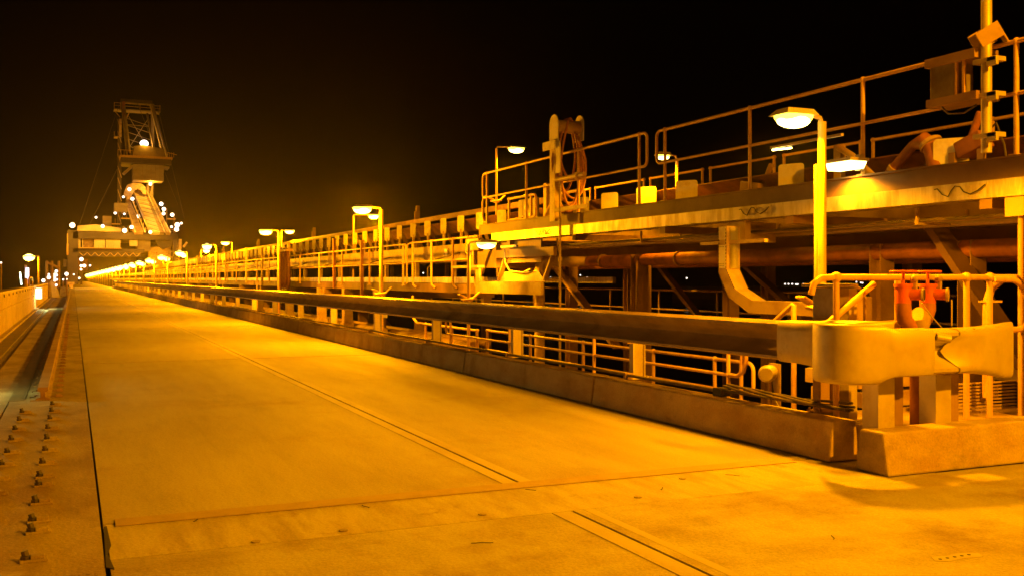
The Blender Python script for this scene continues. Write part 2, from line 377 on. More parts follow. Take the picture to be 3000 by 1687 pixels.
# ------------------------------------------------------------------ guard rails
def wprof(z0, H, D):
    # W section seen from the end: (offset toward the road, z)
    t = [(0, 0.0), (0.75, .025), (1, .07), (1, .13), (0.85, .19), (0.15, .36), (0.0, .5), (0.15, .64), (0.85, .81), (1, .87), (1, .93), (0.75, .975), (0, 1.0)]
    return [(-a * D, z0 + b * H) for a, b in t]
def cprof(z0, H, D):
    t = [(0, 0.0), (0.55, .01), (0.9, .04), (1, .10), (1.03, .25), (1.04, .4), (1.04, .5), (1.04, .6), (1.03, .75), (1, .90), (0.9, .96), (0.55, .99), (0, 1.0)]
    return [(-a * D, z0 + b * H) for a, b in t]
gr = thing('guard_rail', (6.5, 7.0, 0.37), 'long steel guard rail on posts above the kerb, running away along the road', 'guard rail')
ys = [7.83, 14.2, 21.6, 29.2, 38.2, 47, 56, 65, 74, 83, 92, 101, 110, 119, 128, 137, 146, 155, 164, 173, 182]
for i in range(len(ys) - 1):
    a, b = ys[i], ys[i + 1]
    off = 0.0 if i % 2 == 0 else 0.006
    rows = [[(6.49 + x - off, y, z) for x, z in wprof(0.84, 0.395, 0.165)] for y in (a, (a + b) / 2, b + 0.12)]
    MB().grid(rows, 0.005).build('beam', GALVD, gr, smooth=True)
# terminal cover of the long rail: widens and turns back
rows = []
for y, xo, z0, H, D in [(7.80, 0.05, .835, .405, .185), (7.58, 0.05, .835, .405, .187), (7.4, 0.05, .825, .42, .185), (7.25, 0.04, .80, .46, .15), (7.12, 0.04, .775, .49, .11), (6.98, 0.05, .765, .50, .09), (6.86, 0.10, .765, .50, .075), (6.78, 0.22, .765, .50, .05), (6.76, .36, .765, .50, .04)]:
    rows.append([(6.44 + xo + x, y, z) for x, z in cprof(z0, H, D)])
MB().grid(rows, 0.006).build('terminal_cover', GALV, gr, smooth=True)
postY = [7.58, 11.06, 14.86, 18.8, 23.0, 27.4, 31.8, 36.2, 40.7]
while postY[-1] < 180: postY.append(postY[-1] + 4.4)
def hpost(x, y, z0=0.36, z1=1.17, tw=0.10):
    m = MB()
    m.bx(x - 0.09, x - 0.078, y - tw / 2, y + tw / 2, z0, z1).bx(x + 0.078, x + 0.09, y - tw / 2, y + tw / 2, z0, z1).bx(x - 0.078, x + 0.078, y - 0.006, y + 0.006, z0, z1)
    m.bx(x - 0.13, x + 0.13, y - 0.1, y + 0.1, z0 + 0.001, z0 + 0.016)
    for sx in (-0.105, 0.105):
        for sy in (-0.075, 0.075): m.cyl((x + sx, y + sy, z0 + 0.016), (x + sx, y + sy, z0 + 0.04), 0.013, 6)
    return m
for i, y in enumerate(postY):
    p = hpost(6.68, y).build('post', GALV if i else BROWN, gr)
    MB().bx(6.497, 6.588, y - 0.06, y + 0.06, 0.82, 1.18).build('spacer_block', BROWN, p)
for y in (7.5, 7.4, 7.2, 11.0, 11.15, 14.8, 14.95):
    for z in (1.215,):
        MB().ball((6.39, y, 1.213), (0.014, 0.014, 0.010), 8, 5).build('bolt_head', BROWN, gr)

g2 = thing('guard_rail', (6.8, 6.4, 0.36), 'short galvanised guard rail with a rounded nose and flared end, across the road end', 'guard rail')
path = [(5.99, 6.80), (5.93, 6.72), (5.905, 6.62), (5.90, 6.50), (5.925, 6.41), (5.985, 6.345), (6.07, 6.31), (6.20, 6.30), (6.27, 6.30), (6.34, 6.30), (6.73, 6.30)]
hs = [(.762, .50)] * 6 + [(.762, .50), (.762, .50), (.80, .445), (.82, .40), (.82, .40)]
ds = [.02, .02, .02, .03, .03, .03, .04, .055, .09, .12, .125]
rows = []
for i, (px, py) in enumerate(path):
    a = path[max(i - 1, 0)]; b = path[min(i + 1, len(path) - 1)]
    d = Vector((b[0] - a[0], b[1] - a[1])).normalized(); nx, ny = d.y, -d.x   # outward (to the camera side)
    z0, H = hs[i]; rows.append([(px - nx * (-0.0) + nx * (-x), py + ny * (-x) + 0.10, z) for x, z in cprof(z0, H, ds[i])])
MB().grid(rows, 0.006).build('nose_cover', GALV, g2, smooth=True)
rows = [[(X, 6.44 + x, z) for x, z in wprof(0.825, 0.385, 0.155)] for X in (6.55, 6.8, 7.2)]
MB().grid(rows, 0.006).build('beam', GALV, g2, smooth=True)
rows = []
for X, z0, H, D, o_ in [(7.03, .82, .395, .122, 0), (7.2, .82, .395, .122, 0), (7.35, .81, .41, .11, 0), (7.5, .79, .44, .08, .0), (7.62, .77, .47, .05, .0), (7.72, .76, .49, .03, .01), (7.84, .755, .50, .02, .03)]:
    rr = []
    for k, ((x, z), (x2, z2)) in enumerate(zip(wprof(z0, H, D), cprof(z0, H, D))):
        rr.append((X - (0.10 * (1 - abs(k - 6) / 3) if abs(k - 6) < 3 and X < 7.1 else 0) , 6.395 + o_ + (x2 if X > 7.1 else x) * 1.0, z))
    rows.append(rr)
MB().grid(rows, 0.006).build('flared_end', GALV, g2, smooth=True)
for X in (6.43, 7.10):
    p = MB()
    y = 6.62; z0 = 0.02; z1 = 1.18
    p.bx(X - 0.085, X + 0.10, y - 0.10, y - 0.088, z0, z1).bx(X - 0.085, X + 0.10, y + 0.078, y + 0.09, z0, z1).bx(X - 0.085, X - 0.073, y - 0.088, y + 0.078, z0, z1)
    po = p.build('post', GALV, g2)
    MB().bx(X - 0.09, X + 0.09, 6.42, 6.515, 0.80, 1.17).build('spacer_block', BROWN, po)
    MB().bx(X + 0.16, X + 0.28, 6.60, 6.75, 0.02, 0.86).build('back_post', BROWN, g2)
MB().cyl((6.76, 6.275, 1.155), (6.86, 6.22, 1.135), 0.035, 12).build('bolt_head', GALV, g2)
for X in (6.45, 6.62, 7.25): MB().ball((X, 6.32, 1.205), (0.014, 0.014, 0.010), 8, 5).build('bolt_head', BROWN, g2)

# ------------------------------------------------------------------ conduit and cables on the kerb
cd = thing('conduit', (6.42, 9, 0.40), 'grey twin conduit lying along the top of the kerb under the guard rail', 'conduit')
pts = [(6.45 + 0.012 * math.sin(y * 0.6), y, 0.425 + 0.006 * math.sin(y * 1.7)) for y in [9.0 + i * 1.6 for i in range(24)]]
MB().tube(pts, 0.018, 8).tube([(p[0] + 0.045, p[1], p[2]) for p in pts], 0.014, 8).build('pipe', PIPEG, cd, smooth=True)
for y in (11.06, 14.86, 18.8, 23): MB().bx(6.42, 6.53, y - 0.14, y - 0.10, 0.372, 0.45).build('saddle', BROWN, cd)
MB().bx(6.40, 6.54, 8.86, 9.02, 0.375, 0.46).build('end_coupling', RUBBER, cd, bevel=0.01)
cb = MB()
for k in range(5):
    pts = []
    for i in range(15):
        t = i / 14
        pts.append((6.46 + 0.16 * t + 0.05 * math.sin(5 * t + k), 8.9 - 1.75 * t, 0.43 + 0.05 * math.sin(3.1 * t + k * 0.9) * (1 - t * 0.4) + 0.012 * k))
    cb.tube(pts, 0.013, 7)
tag(cb.build('cable_bundle', CABLE, smooth=True), 'tangle of black cables slumped on the kerb behind the rail end', 'cables')
fl = thing('floodlight', (6.98, 8.75, 0.05), 'small unlit round floodlight on a bracket behind the first guard rail post', 'floodlight')
MB().tube([(6.82, 8.63, 0.62), (6.85, 8.66, 0.62), (6.98, 8.76, 0.625), (7.02, 8.79, 0.625)], [0.07, 0.095, 0.085, 0.05], 18).build('housing', GALV, fl, smooth=True)
MB().bar((6.96, 8.75, 0.55), (6.96, 8.75, 0.05), 0.03).bx(7.04, 7.06, 8.68, 8.86, 0.10, 0.72).build('bracket', STEEL, fl)
MB().tube([(7.0, 8.78, 0.58), (6.98, 8.7, 0.35), (6.93, 8.5, 0.22), (6.8, 8.3, 0.25)], 0.01, 6).build('cord', CABLE, fl)

# ------------------------------------------------------------------ handrails: yellow stanchions with ball joints
def rail_run(parent, P, zt, zm, zb, X=None, r=0.022, ends=(None, None), m=HAND, ball=True, name='stanchion', base=True):
    """P = list of (x,y) post places; rails join them"""
    pr_ = []
    for (x, y) in P:
        s = MB().cyl((x, y, zb), (x, y, zt), r * 1.05, 10)
        if ball: s.ball((x, y, zt), r * 1.55, 12, 8); s.ball((x, y, zm), r * 1.4, 12, 8)
        if base: s.bx(x - 0.06, x + 0.06, y - 0.05, y + 0.05, zb, zb + 0.012)
        s.build(name, m, parent, smooth=True)
    (xa, ya), (xb, yb) = P[0], P[-1]
    d = Vector((xb - xa, yb - ya, 0)).normalized()
    def loop(x, y, sgn):
        g = 0.26; h = (zt - zm); q = min(0.11, h / 2)
        pts = [(0, zt), (g - q, zt)]
        for i in range(1, 7):
            t = R(90 - 15 * i); pts.append((g - q + q * math.cos(t), zt - q + q * math.sin(t)))
        for i in range(0, 7):
            t = R(-15 * i); pts.append((g - q + q * math.cos(t), zm + q + q * math.sin(t)))
        pts.append((0, zm))
        return [(x + sgn * d.x * a, y + sgn * d.y * a, z) for a, z in pts]
    tm = MB().tube([(x, y, zt) for x, y in P] if len(P) > 1 else [], r, 10)
    mm = MB().tube([(x, y, zm) for x, y in P], r * 0.85, 10)
    tm.build('top_rail', m, parent, smooth=True); mm.build('mid_rail', m, parent, smooth=True)
    if ends[0]: MB().tube(loop(xa, ya, -1), r, 10).build('end_loop', m, parent, smooth=True)
    if ends[1]: MB().tube(loop(xb, yb, 1), r, 10).build('end_loop', m, parent, smooth=True)

# ------------------------------------------------------------------ near gallery (walkway and conveyor deck, high on the right)
ga = thing('conveyor_gallery', (10.5, 10, 0), 'raised conveyor gallery with deep edge beam and yellow handrails, upper right', 'gallery')
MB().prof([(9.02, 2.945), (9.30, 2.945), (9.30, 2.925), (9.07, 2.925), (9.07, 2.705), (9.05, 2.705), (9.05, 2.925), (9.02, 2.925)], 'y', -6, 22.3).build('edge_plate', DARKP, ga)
MB().prof([(8.96, 2.70), (9.30, 2.70), (9.30, 2.685), (8.975, 2.685), (8.975, 2.525), (9.30, 2.525), (9.30, 2.51), (8.96, 2.51)], 'y', -6, 21.4).build('edge_beam', GALVB, ga)
MB().bx(13.35, 13.6, -6, 28, 2.5, 2.94).build('back_beam', BROWN, ga)
# grating deck
gm = MB()
for i in range(300):
    y = -5 + i * 0.09; gm.bx(9.3, 10.45, y, y + 0.012, 2.885, 2.925)
for x in [9.3 + k * 0.115 for k in range(11)]: gm.bx(x, x + 0.01, -5, 22.2, 2.893, 2.917)
gm.build('grating_deck', GALV, ga)
gm = MB()
for i in range(420):
    y = -5 + i * 0.075; gm.bx(11.1, 12.6, y, y + 0.02, 2.43, 2.49)
for x in [11.1 + k * 0.15 for k in range(11)]: gm.bx(x, x + 0.012, -5, 26, 2.44, 2.47)
gm.build('grating_deck', STEEL, ga)
for y in (-2, 1.2, 4.4, 7.6, 10.8, 14.0, 17.2, 20.4):
    m = MB().bx(8.99, 13.4, y, y + 0.16, 2.40, 2.508).build('cross_beam', BROWN, ga)
MB().bx(12.75, 12.95, -5, 26, 2.2, 2.52).build('stringer', BROWN, ga)
MB().bx(9.06, 9.16, 11.95, 12.35, 2.17, 2.508).bx(9.16, 9.9, 12.3, 12.36, 2.2, 2.50).build('hanger_box', STEEL, ga)
MB().bx(9.00, 9.02, 7.15, 7.45, 2.30, 2.508).bx(9.02, 9.35, 7.15, 7.18, 2.30, 2.508).build('hanger_box', STEEL, ga)
h1 = thing('handrail', (9.1, 10, 2.95), 'tall yellow handrail along the near stretch of the gallery edge, under the tall pole', 'handrail', 'handrails of the conveyor gallery')
rail_run(h1, [(9.1, y) for y in (-4, -1.5, 0.4, 2.7, 5.05, 7.39, 9.61, 11.89, 14.17)], 4.15, 3.60, 2.947, r=0.026, ends=(None, 1))
h2 = thing('handrail', (9.1, 18, 2.95), 'yellow handrail with rounded loop ends on the gallery edge, behind the hose station', 'handrail', 'handrails of the conveyor gallery')
rail_run(h2, [(9.1, y) for y in (15.0, 17.3, 19.74, 22.0)], 4.18, 3.60, 2.947, r=0.026, ends=(1, 1))
MB().tube([(9.1, 22.0, 3.62), (9.1, 22.2, 3.62), (9.1, 22.28, 3.5), (9.1, 22.28, 3.15), (9.1, 22.2, 3.02), (9.1, 22.0, 3.0)], 0.024, 10).build('end_loop', HAND, h2, smooth=True)
h3 = thing('handrail', (13.5, 18, 2.95), 'low looking far side handrail of the gallery, in short yellow bays behind the belt', 'handrail', 'handrails of the conveyor gallery')
ybay = [(-2.0, 2.0), (2.4, 5.0), (5.3, 8.9), (9.2, 11.4), (11.7, 14.0), (14.3, 16.5), (16.8, 19.1), (19.4, 21.7), (22.0, 24.6), (24.9, 27.8)]
for a, b in ybay:
    rail_run(h3, [(13.5, a + 0.02), (13.5, b)], 4.20, 3.60, 2.945, r=0.03)
# scorch-like loops of loose wire and bolts at each beam splice
def splice(y, s=1.0):
    m = MB()
    for dy in (-0.22, -0.10, 0.05, 0.17):
        for z in (2.575, 2.645): m.cyl((8.962, y + dy, z), (8.948, y + dy, z), 0.012, 6)
    m.bx(8.9545, 8.961, y - 0.32, y + 0.34, 2.53, 2.68)
    b = m.build('splice_plate', GALVB, ga)
    t = MB().tube([(8.94, y - 0.30, 2.655), (8.93, y - 0.22, 2.60), (8.93, y - 0.12, 2.565), (8.93, y - 0.03, 2.60), (8.93, y + 0.02, 2.66), (8.925, y + 0.08, 2.67), (8.93, y + 0.14, 2.62), (8.93, y + 0.18, 2.56), (8.93, y + 0.26, 2.59), (8.93, y + 0.33, 2.66), (8.94, y + 0.38, 2.655)], 0.007, 6)
    t.build('loose_wire', RUBBER, b, smooth=True)
for y in (7.95, 11.55, 18.55): splice(y)

# ------------------------------------------------------------------ belt conveyor running the whole way
cv = thing('belt_conveyor', (11.5, 60, 0), 'long belt conveyor with rows of white side plates, running away above the jetty', 'conveyor')
MB().prof([(10.75, 3.42), (11.2, 3.12), (12.2, 3.12), (12.65, 3.42), (12.65, 3.40), (12.2, 3.09), (11.2, 3.09), (10.75, 3.40)], 'y', -8, 300).build('belt', BELT, cv)
MB().bx(10.8, 12.6, 3, 6.6, 3.45, 3.95).build('belt_cover', RUST, cv)
MB().prof([(10.4, 2.66), (10.62, 2.66), (10.62, 2.62), (10.44, 2.62), (10.44, 2.26), (10.62, 2.26), (10.62, 2.22), (10.4, 2.22)], 'y', 22.6, 300).build('stringer', STEEL, cv)
MB().bx(12.8, 12.95, 22.6, 300, 2.22, 2.66).build('stringer', BROWN, cv)
MB().bx(11.74, 11.9, 23.2, 300, 3.70, 3.86).build('top_chord', BROWN, cv)
MB().bx(10.45, 12.7, 23, 300, 2.50, 2.53).build('belt_pan', BROWN, cv)
# side plates
def plate(y, z0, z1, wd, mt):
    b = 0.05; pts = []
    for cx_, cz_, a0 in ((wd / 2 - b, z1 - b, 0), (-wd / 2 + b, z1 - b, 90), (-wd / 2 + b, z0 + b, 180), (wd / 2 - b, z0 + b, 270)):
        for k in range(4): t = R(a0 + 30 * k); pts.append((cx_ + b * math.cos(t), cz_ + b * math.sin(t)))
    # faces the road at a slight angle
    m = MB(); n = len(pts); rot = random.uniform(0.9, 1.15); x0 = 10.6
    def P(u, z, d): return (x0 + u * math.cos(rot) + d * math.sin(rot), y - u * math.sin(rot) + d * math.cos(rot), z)
    vs = [P(u, z, 0) for u, z in pts] + [P(u, z, 0.012) for u, z in pts]
    m.add(vs, [tuple(range(n)), tuple(range(n, 2 * n))[::-1]] + [(i, (i + 1) % n, n + (i + 1) % n, n + i) for i in range(n)])
    o = m.build('side_plate', mt, cv)
    s = MB().bx(10.59, 10.66, y - 0.03, y + 0.03, 2.66, z0 + 0.08).bar((10.68, y + 0.12, 3.40), (11.3, y + 1.0, 2.70), 0.10, 0.05)
    s.build('idler_frame', STEEL, o)
py = 27.7 - 1.52
while py < 148:
    plate(py, 3.05 + random.uniform(-.01, .01), 3.53, 0.24, PLATE); py += 1.52
for y in (12.79, 15.77, 17.21, 18.71, 20.02, 22.98, 9.6, 24.6): plate(y, 2.98, 3.50, 0.44 if y < 23 else 0.3, PLATE)
for y in (36.07, 53.83, 71.6, 89.4, 107.2, 125):
    MB().bx(12.0, 12.14, y, y + 0.10, 2.66, 4.43).bx(11.92, 12.0, y - 0.02, y + 0.04, 3.86, 4.2).build('marker_post', BROWN, cv)
for i in range(38):
    y = 24.5 + i * 3.5
    MB().bx(10.46, 10.58, y, y + 0.14, 1.69, 2.22).build('upright', STEEL, cv); MB().bx(12.8, 12.92, y, y + 0.12, 1.69, 2.22).build('upright', STEEL, cv)
MB().bx(9.3, 9.36, 22.6, 300, 1.53, 1.69).bx(12.9, 13, 22.6, 300, 1.53, 1.69).build('cable_tray', GALVB, cv)
MB().prof([(9.1, 1.515), (9.3, 1.515), (9.3, 1.28), (9.1, 1.28)], 'y', 22.4, 300).build('walkway_beam', DARKP, cv)
MB().bx(9.31, 10.4, 22.6, 300, 1.44, 1.48).build('walkway_deck', BROWN, cv)
hf = thing('handrail', (9.03, 26, 1.45), 'orange brown handrail with bent feet on the low walkway beside the conveyor', 'handrail')
for y in (22.6, 24.15, 25.84, 27.49):
    MB().tube([(9.03, y, 2.68), (9.03, y, 1.58), (9.03, y - 0.04, 1.48), (9.06, y - 0.13, 1.42), (9.09, y - 0.16, 1.40)], 0.03, 10).ball((9.03, y, 2.68), 0.042).build('stanchion', HAND, hf, smooth=True)
MB().tube([(9.03, 22.4, 2.68), (9.03, 27.7, 2.68), (9.03, 27.95, 2.64), (9.03, 28.05, 2.5), (9.03, 28.05, 1.5)], 0.026, 10).build('top_rail', HAND, hf, smooth=True)
MB().tube([(9.03, 22.4, 2.13), (9.03, 28.05, 2.13)], 0.022, 10).build('mid_rail', HAND, hf, smooth=True)
hg = thing('handrail', (9.03, 60, 1.45), 'thin handrail running far along the low walkway beside the conveyor', 'handrail')
rail_run(hg, [(9.03, 28.4 + 3.68 * i) for i in range(34)], 2.66, 2.10, 1.44, r=0.03, ball=False, ends=(1, None))

# ------------------------------------------------------------------ trestles
def trestle(y, near=True):
    t = thing('trestle', (10.6, y, -2), 'x', 'trestle', 'steel trestles under the conveyor')
    MB().bx(10.48, 10.82, y, y + 0.012, -2.0, 1.27).bx(10.48, 10.82, y + 0.24, y + 0.252, -2.0, 1.27).bx(10.64, 10.655, y + 0.012, y + 0.24, -2, 1.27).build('leg', BROWN, t)
    MB().bx(12.9, 13.2, y, y + 0.25, -2.0, 1.27).build('leg', BROWN, t)
    MB().bx(9.05, 13.3, y - 0.02, y + 0.27, 1.0, 1.275 if y > 22 else 1.30).build('cross_head', BROWN, t)
    MB().bar((10.75, y + 0.12, 0.9), (12.95, y + 0.12, -1.6), 0.14, 0.12).build('brace', BROWN, t)
    MB().bx(10.2, 11.1, y - 0.2, y + 0.5, -2.4, -2.0).bx(12.6, 13.5, y - 0.2, y + 0.5, -2.4, -2).build('pedestal', KERB, t)
    return t
tl = trestle(31.5); tl['label'] = 'steel trestle far under the conveyor, one of the evenly spaced ones'
for k in range(1, 26): dup(tl, (0, 7.2 * k, 0))
def column(x, y, w_, z1, lab, d_=0.2):
    m = MB().bx(x, x + w_, y, y + 0.014, -2.2, z1).bx(x, x + w_, y + d_, y + d_ + 0.014, -2.2, z1).bx(x + w_ / 2 - 0.008, x + w_ / 2 + 0.008, y + 0.014, y + d_, -2.2, z1)
    return tag(m.build('column', BROWN), lab, 'column', 'brown columns holding up the near gallery')
column(10.45, 17.35, 0.36, 2.14, 'thick brown steel column under the middle of the gallery, right of the diagonal brace')
column(10.55, 20.5, 0.22, 2.14, 'slim brown steel column beside the bent down water pipe')
column(10.55, 14.35, 0.20, 2.14, 'slim brown column under the gallery, left of the bent cable duct')
column(10.5, 10.75, 0.26, 2.14, 'brown column behind the twin valves, under the gallery')
column(10.5, 9.2, 0.28, 2.14, 'brown column at right, beside the heavy diagonal brace')
column(12.6, 15.9, 0.20, 2.14, 'slim brown column set back behind the bent cable duct')
column(12.7, 21.5, 0.20, 2.14, 'slim brown column set back near the water pipe elbow')
column(12.7, 12.3, 0.22, 2.14, 'brown column set back, between the duct and the valves')
tag(MB().bar((10.5, 21.3, 2.05), (10.5, 18.2, 0.2), 0.07, 0.2, up=(1, 0, 0)).build('brace', BROWN), 'slim brown diagonal brace dropping right from the pipe elbow', 'brace')
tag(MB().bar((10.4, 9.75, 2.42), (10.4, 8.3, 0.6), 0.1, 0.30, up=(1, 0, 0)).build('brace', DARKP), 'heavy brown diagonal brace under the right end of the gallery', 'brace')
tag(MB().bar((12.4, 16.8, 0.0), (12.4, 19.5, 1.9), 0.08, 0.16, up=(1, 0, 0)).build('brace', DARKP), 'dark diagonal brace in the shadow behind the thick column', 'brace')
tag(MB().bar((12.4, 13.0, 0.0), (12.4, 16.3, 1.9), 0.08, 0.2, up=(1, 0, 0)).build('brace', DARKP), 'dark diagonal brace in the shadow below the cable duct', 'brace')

# ------------------------------------------------------------------ pipes
wp = thing('water_pipe', (10.6, 14, 2.04), 'thick rust red pipe running level under the gallery, with an elbow dropping at its end', 'pipe')
MB().cyl((10.62, -5, 2.03), (10.62, 19.7, 2.03), 0.118, 20).build('pipe_run', RUST, wp, smooth=True)
MB().tube([(10.62, 19.7, 2.03), (10.3, 20.0, 2.03), (9.75, 20.05, 2.03)] + arc((9.75, 20.05, 1.85), 0.18, 90, 180, 6, 'xz') + [(9.57, 20.05, 1.0), (9.57, 20.05, -1.5)], 0.115, 18).build('elbow', STEEL, wp, smooth=True)
MB().cyl((9.57, 20.05, 1.66), (9.57, 20.05, 1.72), 0.17, 18).cyl((9.57, 20.05, 1.78), (9.57, 20.05, 1.82), 0.15, 18).build('flange', STEEL, wp)
for y in (8.2, 12, 16, 19): MB().cyl((10.62, y, 2.03), (10.62, y + 0.05, 2.03), 0.15, 18).build('clamp', BROWN, wp)
MB().cyl((12.1, -5, 1.98), (12.1, 27, 1.98), 0.10, 16).build('pipe_run', RUST, wp, smooth=True)

# ------------------------------------------------------------------ bent cable duct
ct = thing('cable_duct', (9.0, 12.2, 1.2), 'square galvanised cable duct with punched edges, bending down from the gallery', 'cable duct')
cent = [(8.9, 12.12, 2.50), (8.9, 12.12, 1.72), (8.95, 11.82, 1.42), (9.02, 11.42, 1.24), (9.05, 9.6, 1.24)]
# the box is 0.26 deep (x) and 0.17 wide in the bend plane (y z)
def ribbon(xa, xb, inner, m_, name, par_):
    return
inn = [(12.30, 2.42), (12.30, 1.80), (12.03, 1.52), (11.62, 1.36), (9.6, 1.36)]
out = [(12.06 + 0.40, 2.42), (12.46, 1.76), (12.14, 1.40), (11.66, 1.17), (9.6, 1.17)]
inn = [(12.02, 2.42), (12.02, 1.78), (11.82, 1.50), (11.42, 1.34), (9.9, 1.34)]
out = [(12.22, 2.42), (12.22, 1.74), (11.98, 1.38), (11.50, 1.16), (9.9, 1.16)]
x0, x1 = 8.78, 9.02
vs = []
for (a, b) in zip(inn, out): vs += [(x0, a[0], a[1]), (x1, a[0], a[1]), (x1, b[0], b[1]), (x0, b[0], b[1])]
fs = []
for i in range(4):
    for k in range(4): fs.append((4 * i + k, 4 * i + (k + 1) % 4, 4 * i + 4 + (k + 1) % 4, 4 * i + 4 + k))
fs += [(0, 1, 2, 3), (19, 18, 17, 16)]
MB().add(vs, fs).build('duct', STEEL, ct, bevel=0.004)
MB().bx(8.83, 8.97, 12.002, 12.018, 1.80, 2.40).build('cover_plate', GALVB, ct)
MB().bx(8.773, 8.779, 12.04, 12.2, 1.80, 2.14).bx(8.773, 8.779, 12.04, 12.2, 2.22, 2.41).build('cover_plate', PLATE, ct)
pm = MB()
for i in range(12):
    z = 1.80 + i * 0.05
    for yy in (12.035, 12.205): pm.bx(8.7735, 8.7805, yy - 0.006, yy + 0.006, z, z + 0.03)
for (yy, zz) in [(12.08 + 0.035 * k, z) for k in range(4) for z in (2.11, 1.86, 1.83)]: pm.bx(8.769, 8.7735, yy, yy + 0.012, zz, zz + 0.010)
for j in range(8):
    t = j / 8
    for (A, B) in ((inn[1], inn[2]), (out[1], out[2])):
        y_, z_ = A[0] + (B[0] - A[0]) * t, A[1] + (B[1] - A[1]) * t
        pm.obx((8.778, y_, z_ - 0.01), (0.004, 0.012, 0.03), (R(-35), 0, 0))
pm.build('slots', RUBBER, ct)
MB().bar((8.85, 11.2, 2.18), (8.85, 12.75, 2.18), 0.06, 0.05).build('bracket', STEEL, ct)
MB().bx(8.6, 9.2, 9.55, 9.9, 1.10, 1.42).build('junction', BROWN, ct, bevel=0.01)

# ------------------------------------------------------------------ hose station on the gallery
hs_ = thing('hose_station', (8.9, 17.9, 2.8), 'tall steel hose stand with two rounded plates and coiled orange hose, on the gallery edge', 'hose stand')
MB().bx(8.84, 8.88, 17.82, 18.05, 2.80, 4.42).bx(8.88, 8.98, 17.82, 17.86, 2.80, 4.42).build('post', STEEL, hs_)
MB().bx(8.80, 8.835, 17.75, 18.3, 4.25, 4.42).build('name_bracket', PLATE, hs_)
def rplate(x, y0, y1, z0, z1, nm):
    c = (y0 + y1) / 2; r = (y1 - y0) / 2
    pts = [(y0, z0), (y1, z0), (y1, z1 - r)] + [(c + r * math.cos(R(a)), z1 - r + r * math.sin(R(a))) for a in range(15, 180, 15)] + [(y0, z1 - r)]
    MB().prof(pts, 'x', x, x + 0.02).build(nm, PLATE, hs_)
rplate(8.86, 17.72, 18.10, 4.40, 4.95, 'saddle_plate'); rplate(9.38, 17.62, 17.98, 4.42, 4.95, 'saddle_plate')
rplate(8.845, 17.60, 17.80, 3.75, 4.4, 'saddle_plate')
MB().cyl((8.88, 17.8, 4.70), (9.38, 17.8, 4.70), 0.13, 14).build('saddle_drum', STEEL, hs_, smooth=True)
for k in range(6):
    n = 40; pts = []; zz = [0.88, 0.62, 0.80, 0.93, 0.72, 0.84][k]; ww = [0.24, 0.27, 0.33, 0.28, 0.20, 0.36][k]; sk = [0.0, 0.05, 0.10, 0.02, -0.02, 0.12][k]
    for i in range(n):
        t = 2 * math.pi * i / n
        xx = ww * math.sin(t) * (1 - 0.45 * max(0, math.cos(t))) + sk * (1 - math.cos(t)) * 0.5
        pts.append((9.13 + xx, 17.70 + 0.045 * k + 0.05 * math.sin(t + k), 4.86 - zz + zz * math.cos(t)))
    MB().tube(pts, 0.024, 8, closed=True).build('hose_coil', HOSE, hs_, smooth=True)
MB().cyl((8.84, 17.75, 3.62), (8.84, 16.55, 3.62), 0.045, 12).cyl((8.84, 16.9, 3.62), (8.84, 16.8, 3.62), 0.07, 12).build('valve_arm', STEEL, hs_, smooth=True)
MB().bar((8.86, 17.9, 3.02), (8.86, 16.45, 3.02), 0.03, 0.08).build('lower_arm', STEEL, hs_)
st = thing('standpipe', (8.86, 17.65, 0), 'thin standpipe dropping from the hose stand past the gallery beam', 'pipe')
MB().cyl((8.86, 17.62, -0.5), (8.86, 17.62, 3.6), 0.024, 10).build('pipe_run', STEEL, st, smooth=True)
MB().cyl((8.86, 17.62, 2.0), (8.86, 17.62, 2.06), 0.045, 10).build('coupling', STEEL, st)

# ------------------------------------------------------------------ tall pole and cabinet bracket at the right edge
tp = thing('tall_pole', (8.95, 7.62, 2.95), 'tall galvanised hinged lamp pole clamped to the gallery handrail at the right edge', 'pole')
MB().cyl((8.93, 7.62, 2.99), (8.93, 7.62, 6.6), 0.055, 16).build('shaft', GALV, tp, smooth=True)
MB().obx((8.90, 7.56, 4.24), (0.26, 0.018, 0.17), (0, R(-31), R(-24))).obx((9.05, 7.54, 4.27), (0.022, 0.09, 0.27), (0, R(-31), R(-24))).obx((8.94, 7.68, 4.22), (0.26, 0.02, 0.2), (0, R(-31), R(-24))).build('hinge_plate', BROWN, tp, bevel=0.004)
for z in (3.97, 3.60, 3.17): MB().bx(8.86, 9.02, 7.45, 7.74, z - 0.025, z + 0.025).bx(8.86, 8.90, 7.44, 7.56, z - 0.07, z + 0.02).build('clamp', GALV, tp, bevel=0.004)
ph = MB().bx(8.35, 8.93, 7.5, 7.74, 6.58, 6.66).build('lamp_head', GALV, tp)
MB().bx(8.37, 8.70, 7.52, 7.72, 6.50, 6.578).build('lens', LENS, ph)
lamp_light(ph, (8.5, 7.62, 6.4), PW * 0.12, SOD, 0.1, 168)
cbx = thing('open_cabinet', (8.9, 8.1, 3.6), 'dark open cabinet frame fixed beside the tall pole above the gallery rail', 'cabinet')
MB().bx(8.86, 9.15, 7.98, 8.32, 3.60, 4.10).build('cabinet', BOXP, cbx, bevel=0.01)
MB().bx(8.82, 9.18, 7.68, 8.36, 4.02, 4.12).build('channel', BROWN, cbx)
MB().bx(8.82, 9.18, 7.66, 8.34, 3.57, 3.66).build('channel', BROWN, cbx)
MB().bx(8.86, 8.89, 7.95, 7.975, 3.66, 4.02).bx(8.86, 8.89, 7.85, 7.88, 3.66, 4.02).build('rod', HAND, cbx)
MB().tube([(8.9, 8.2, 3.58), (8.9, 8.1, 3.48), (8.92, 7.9, 3.46), (8.93, 7.75, 3.52)], 0.012, 6).build('cord', CABLE, cbx, smooth=True)
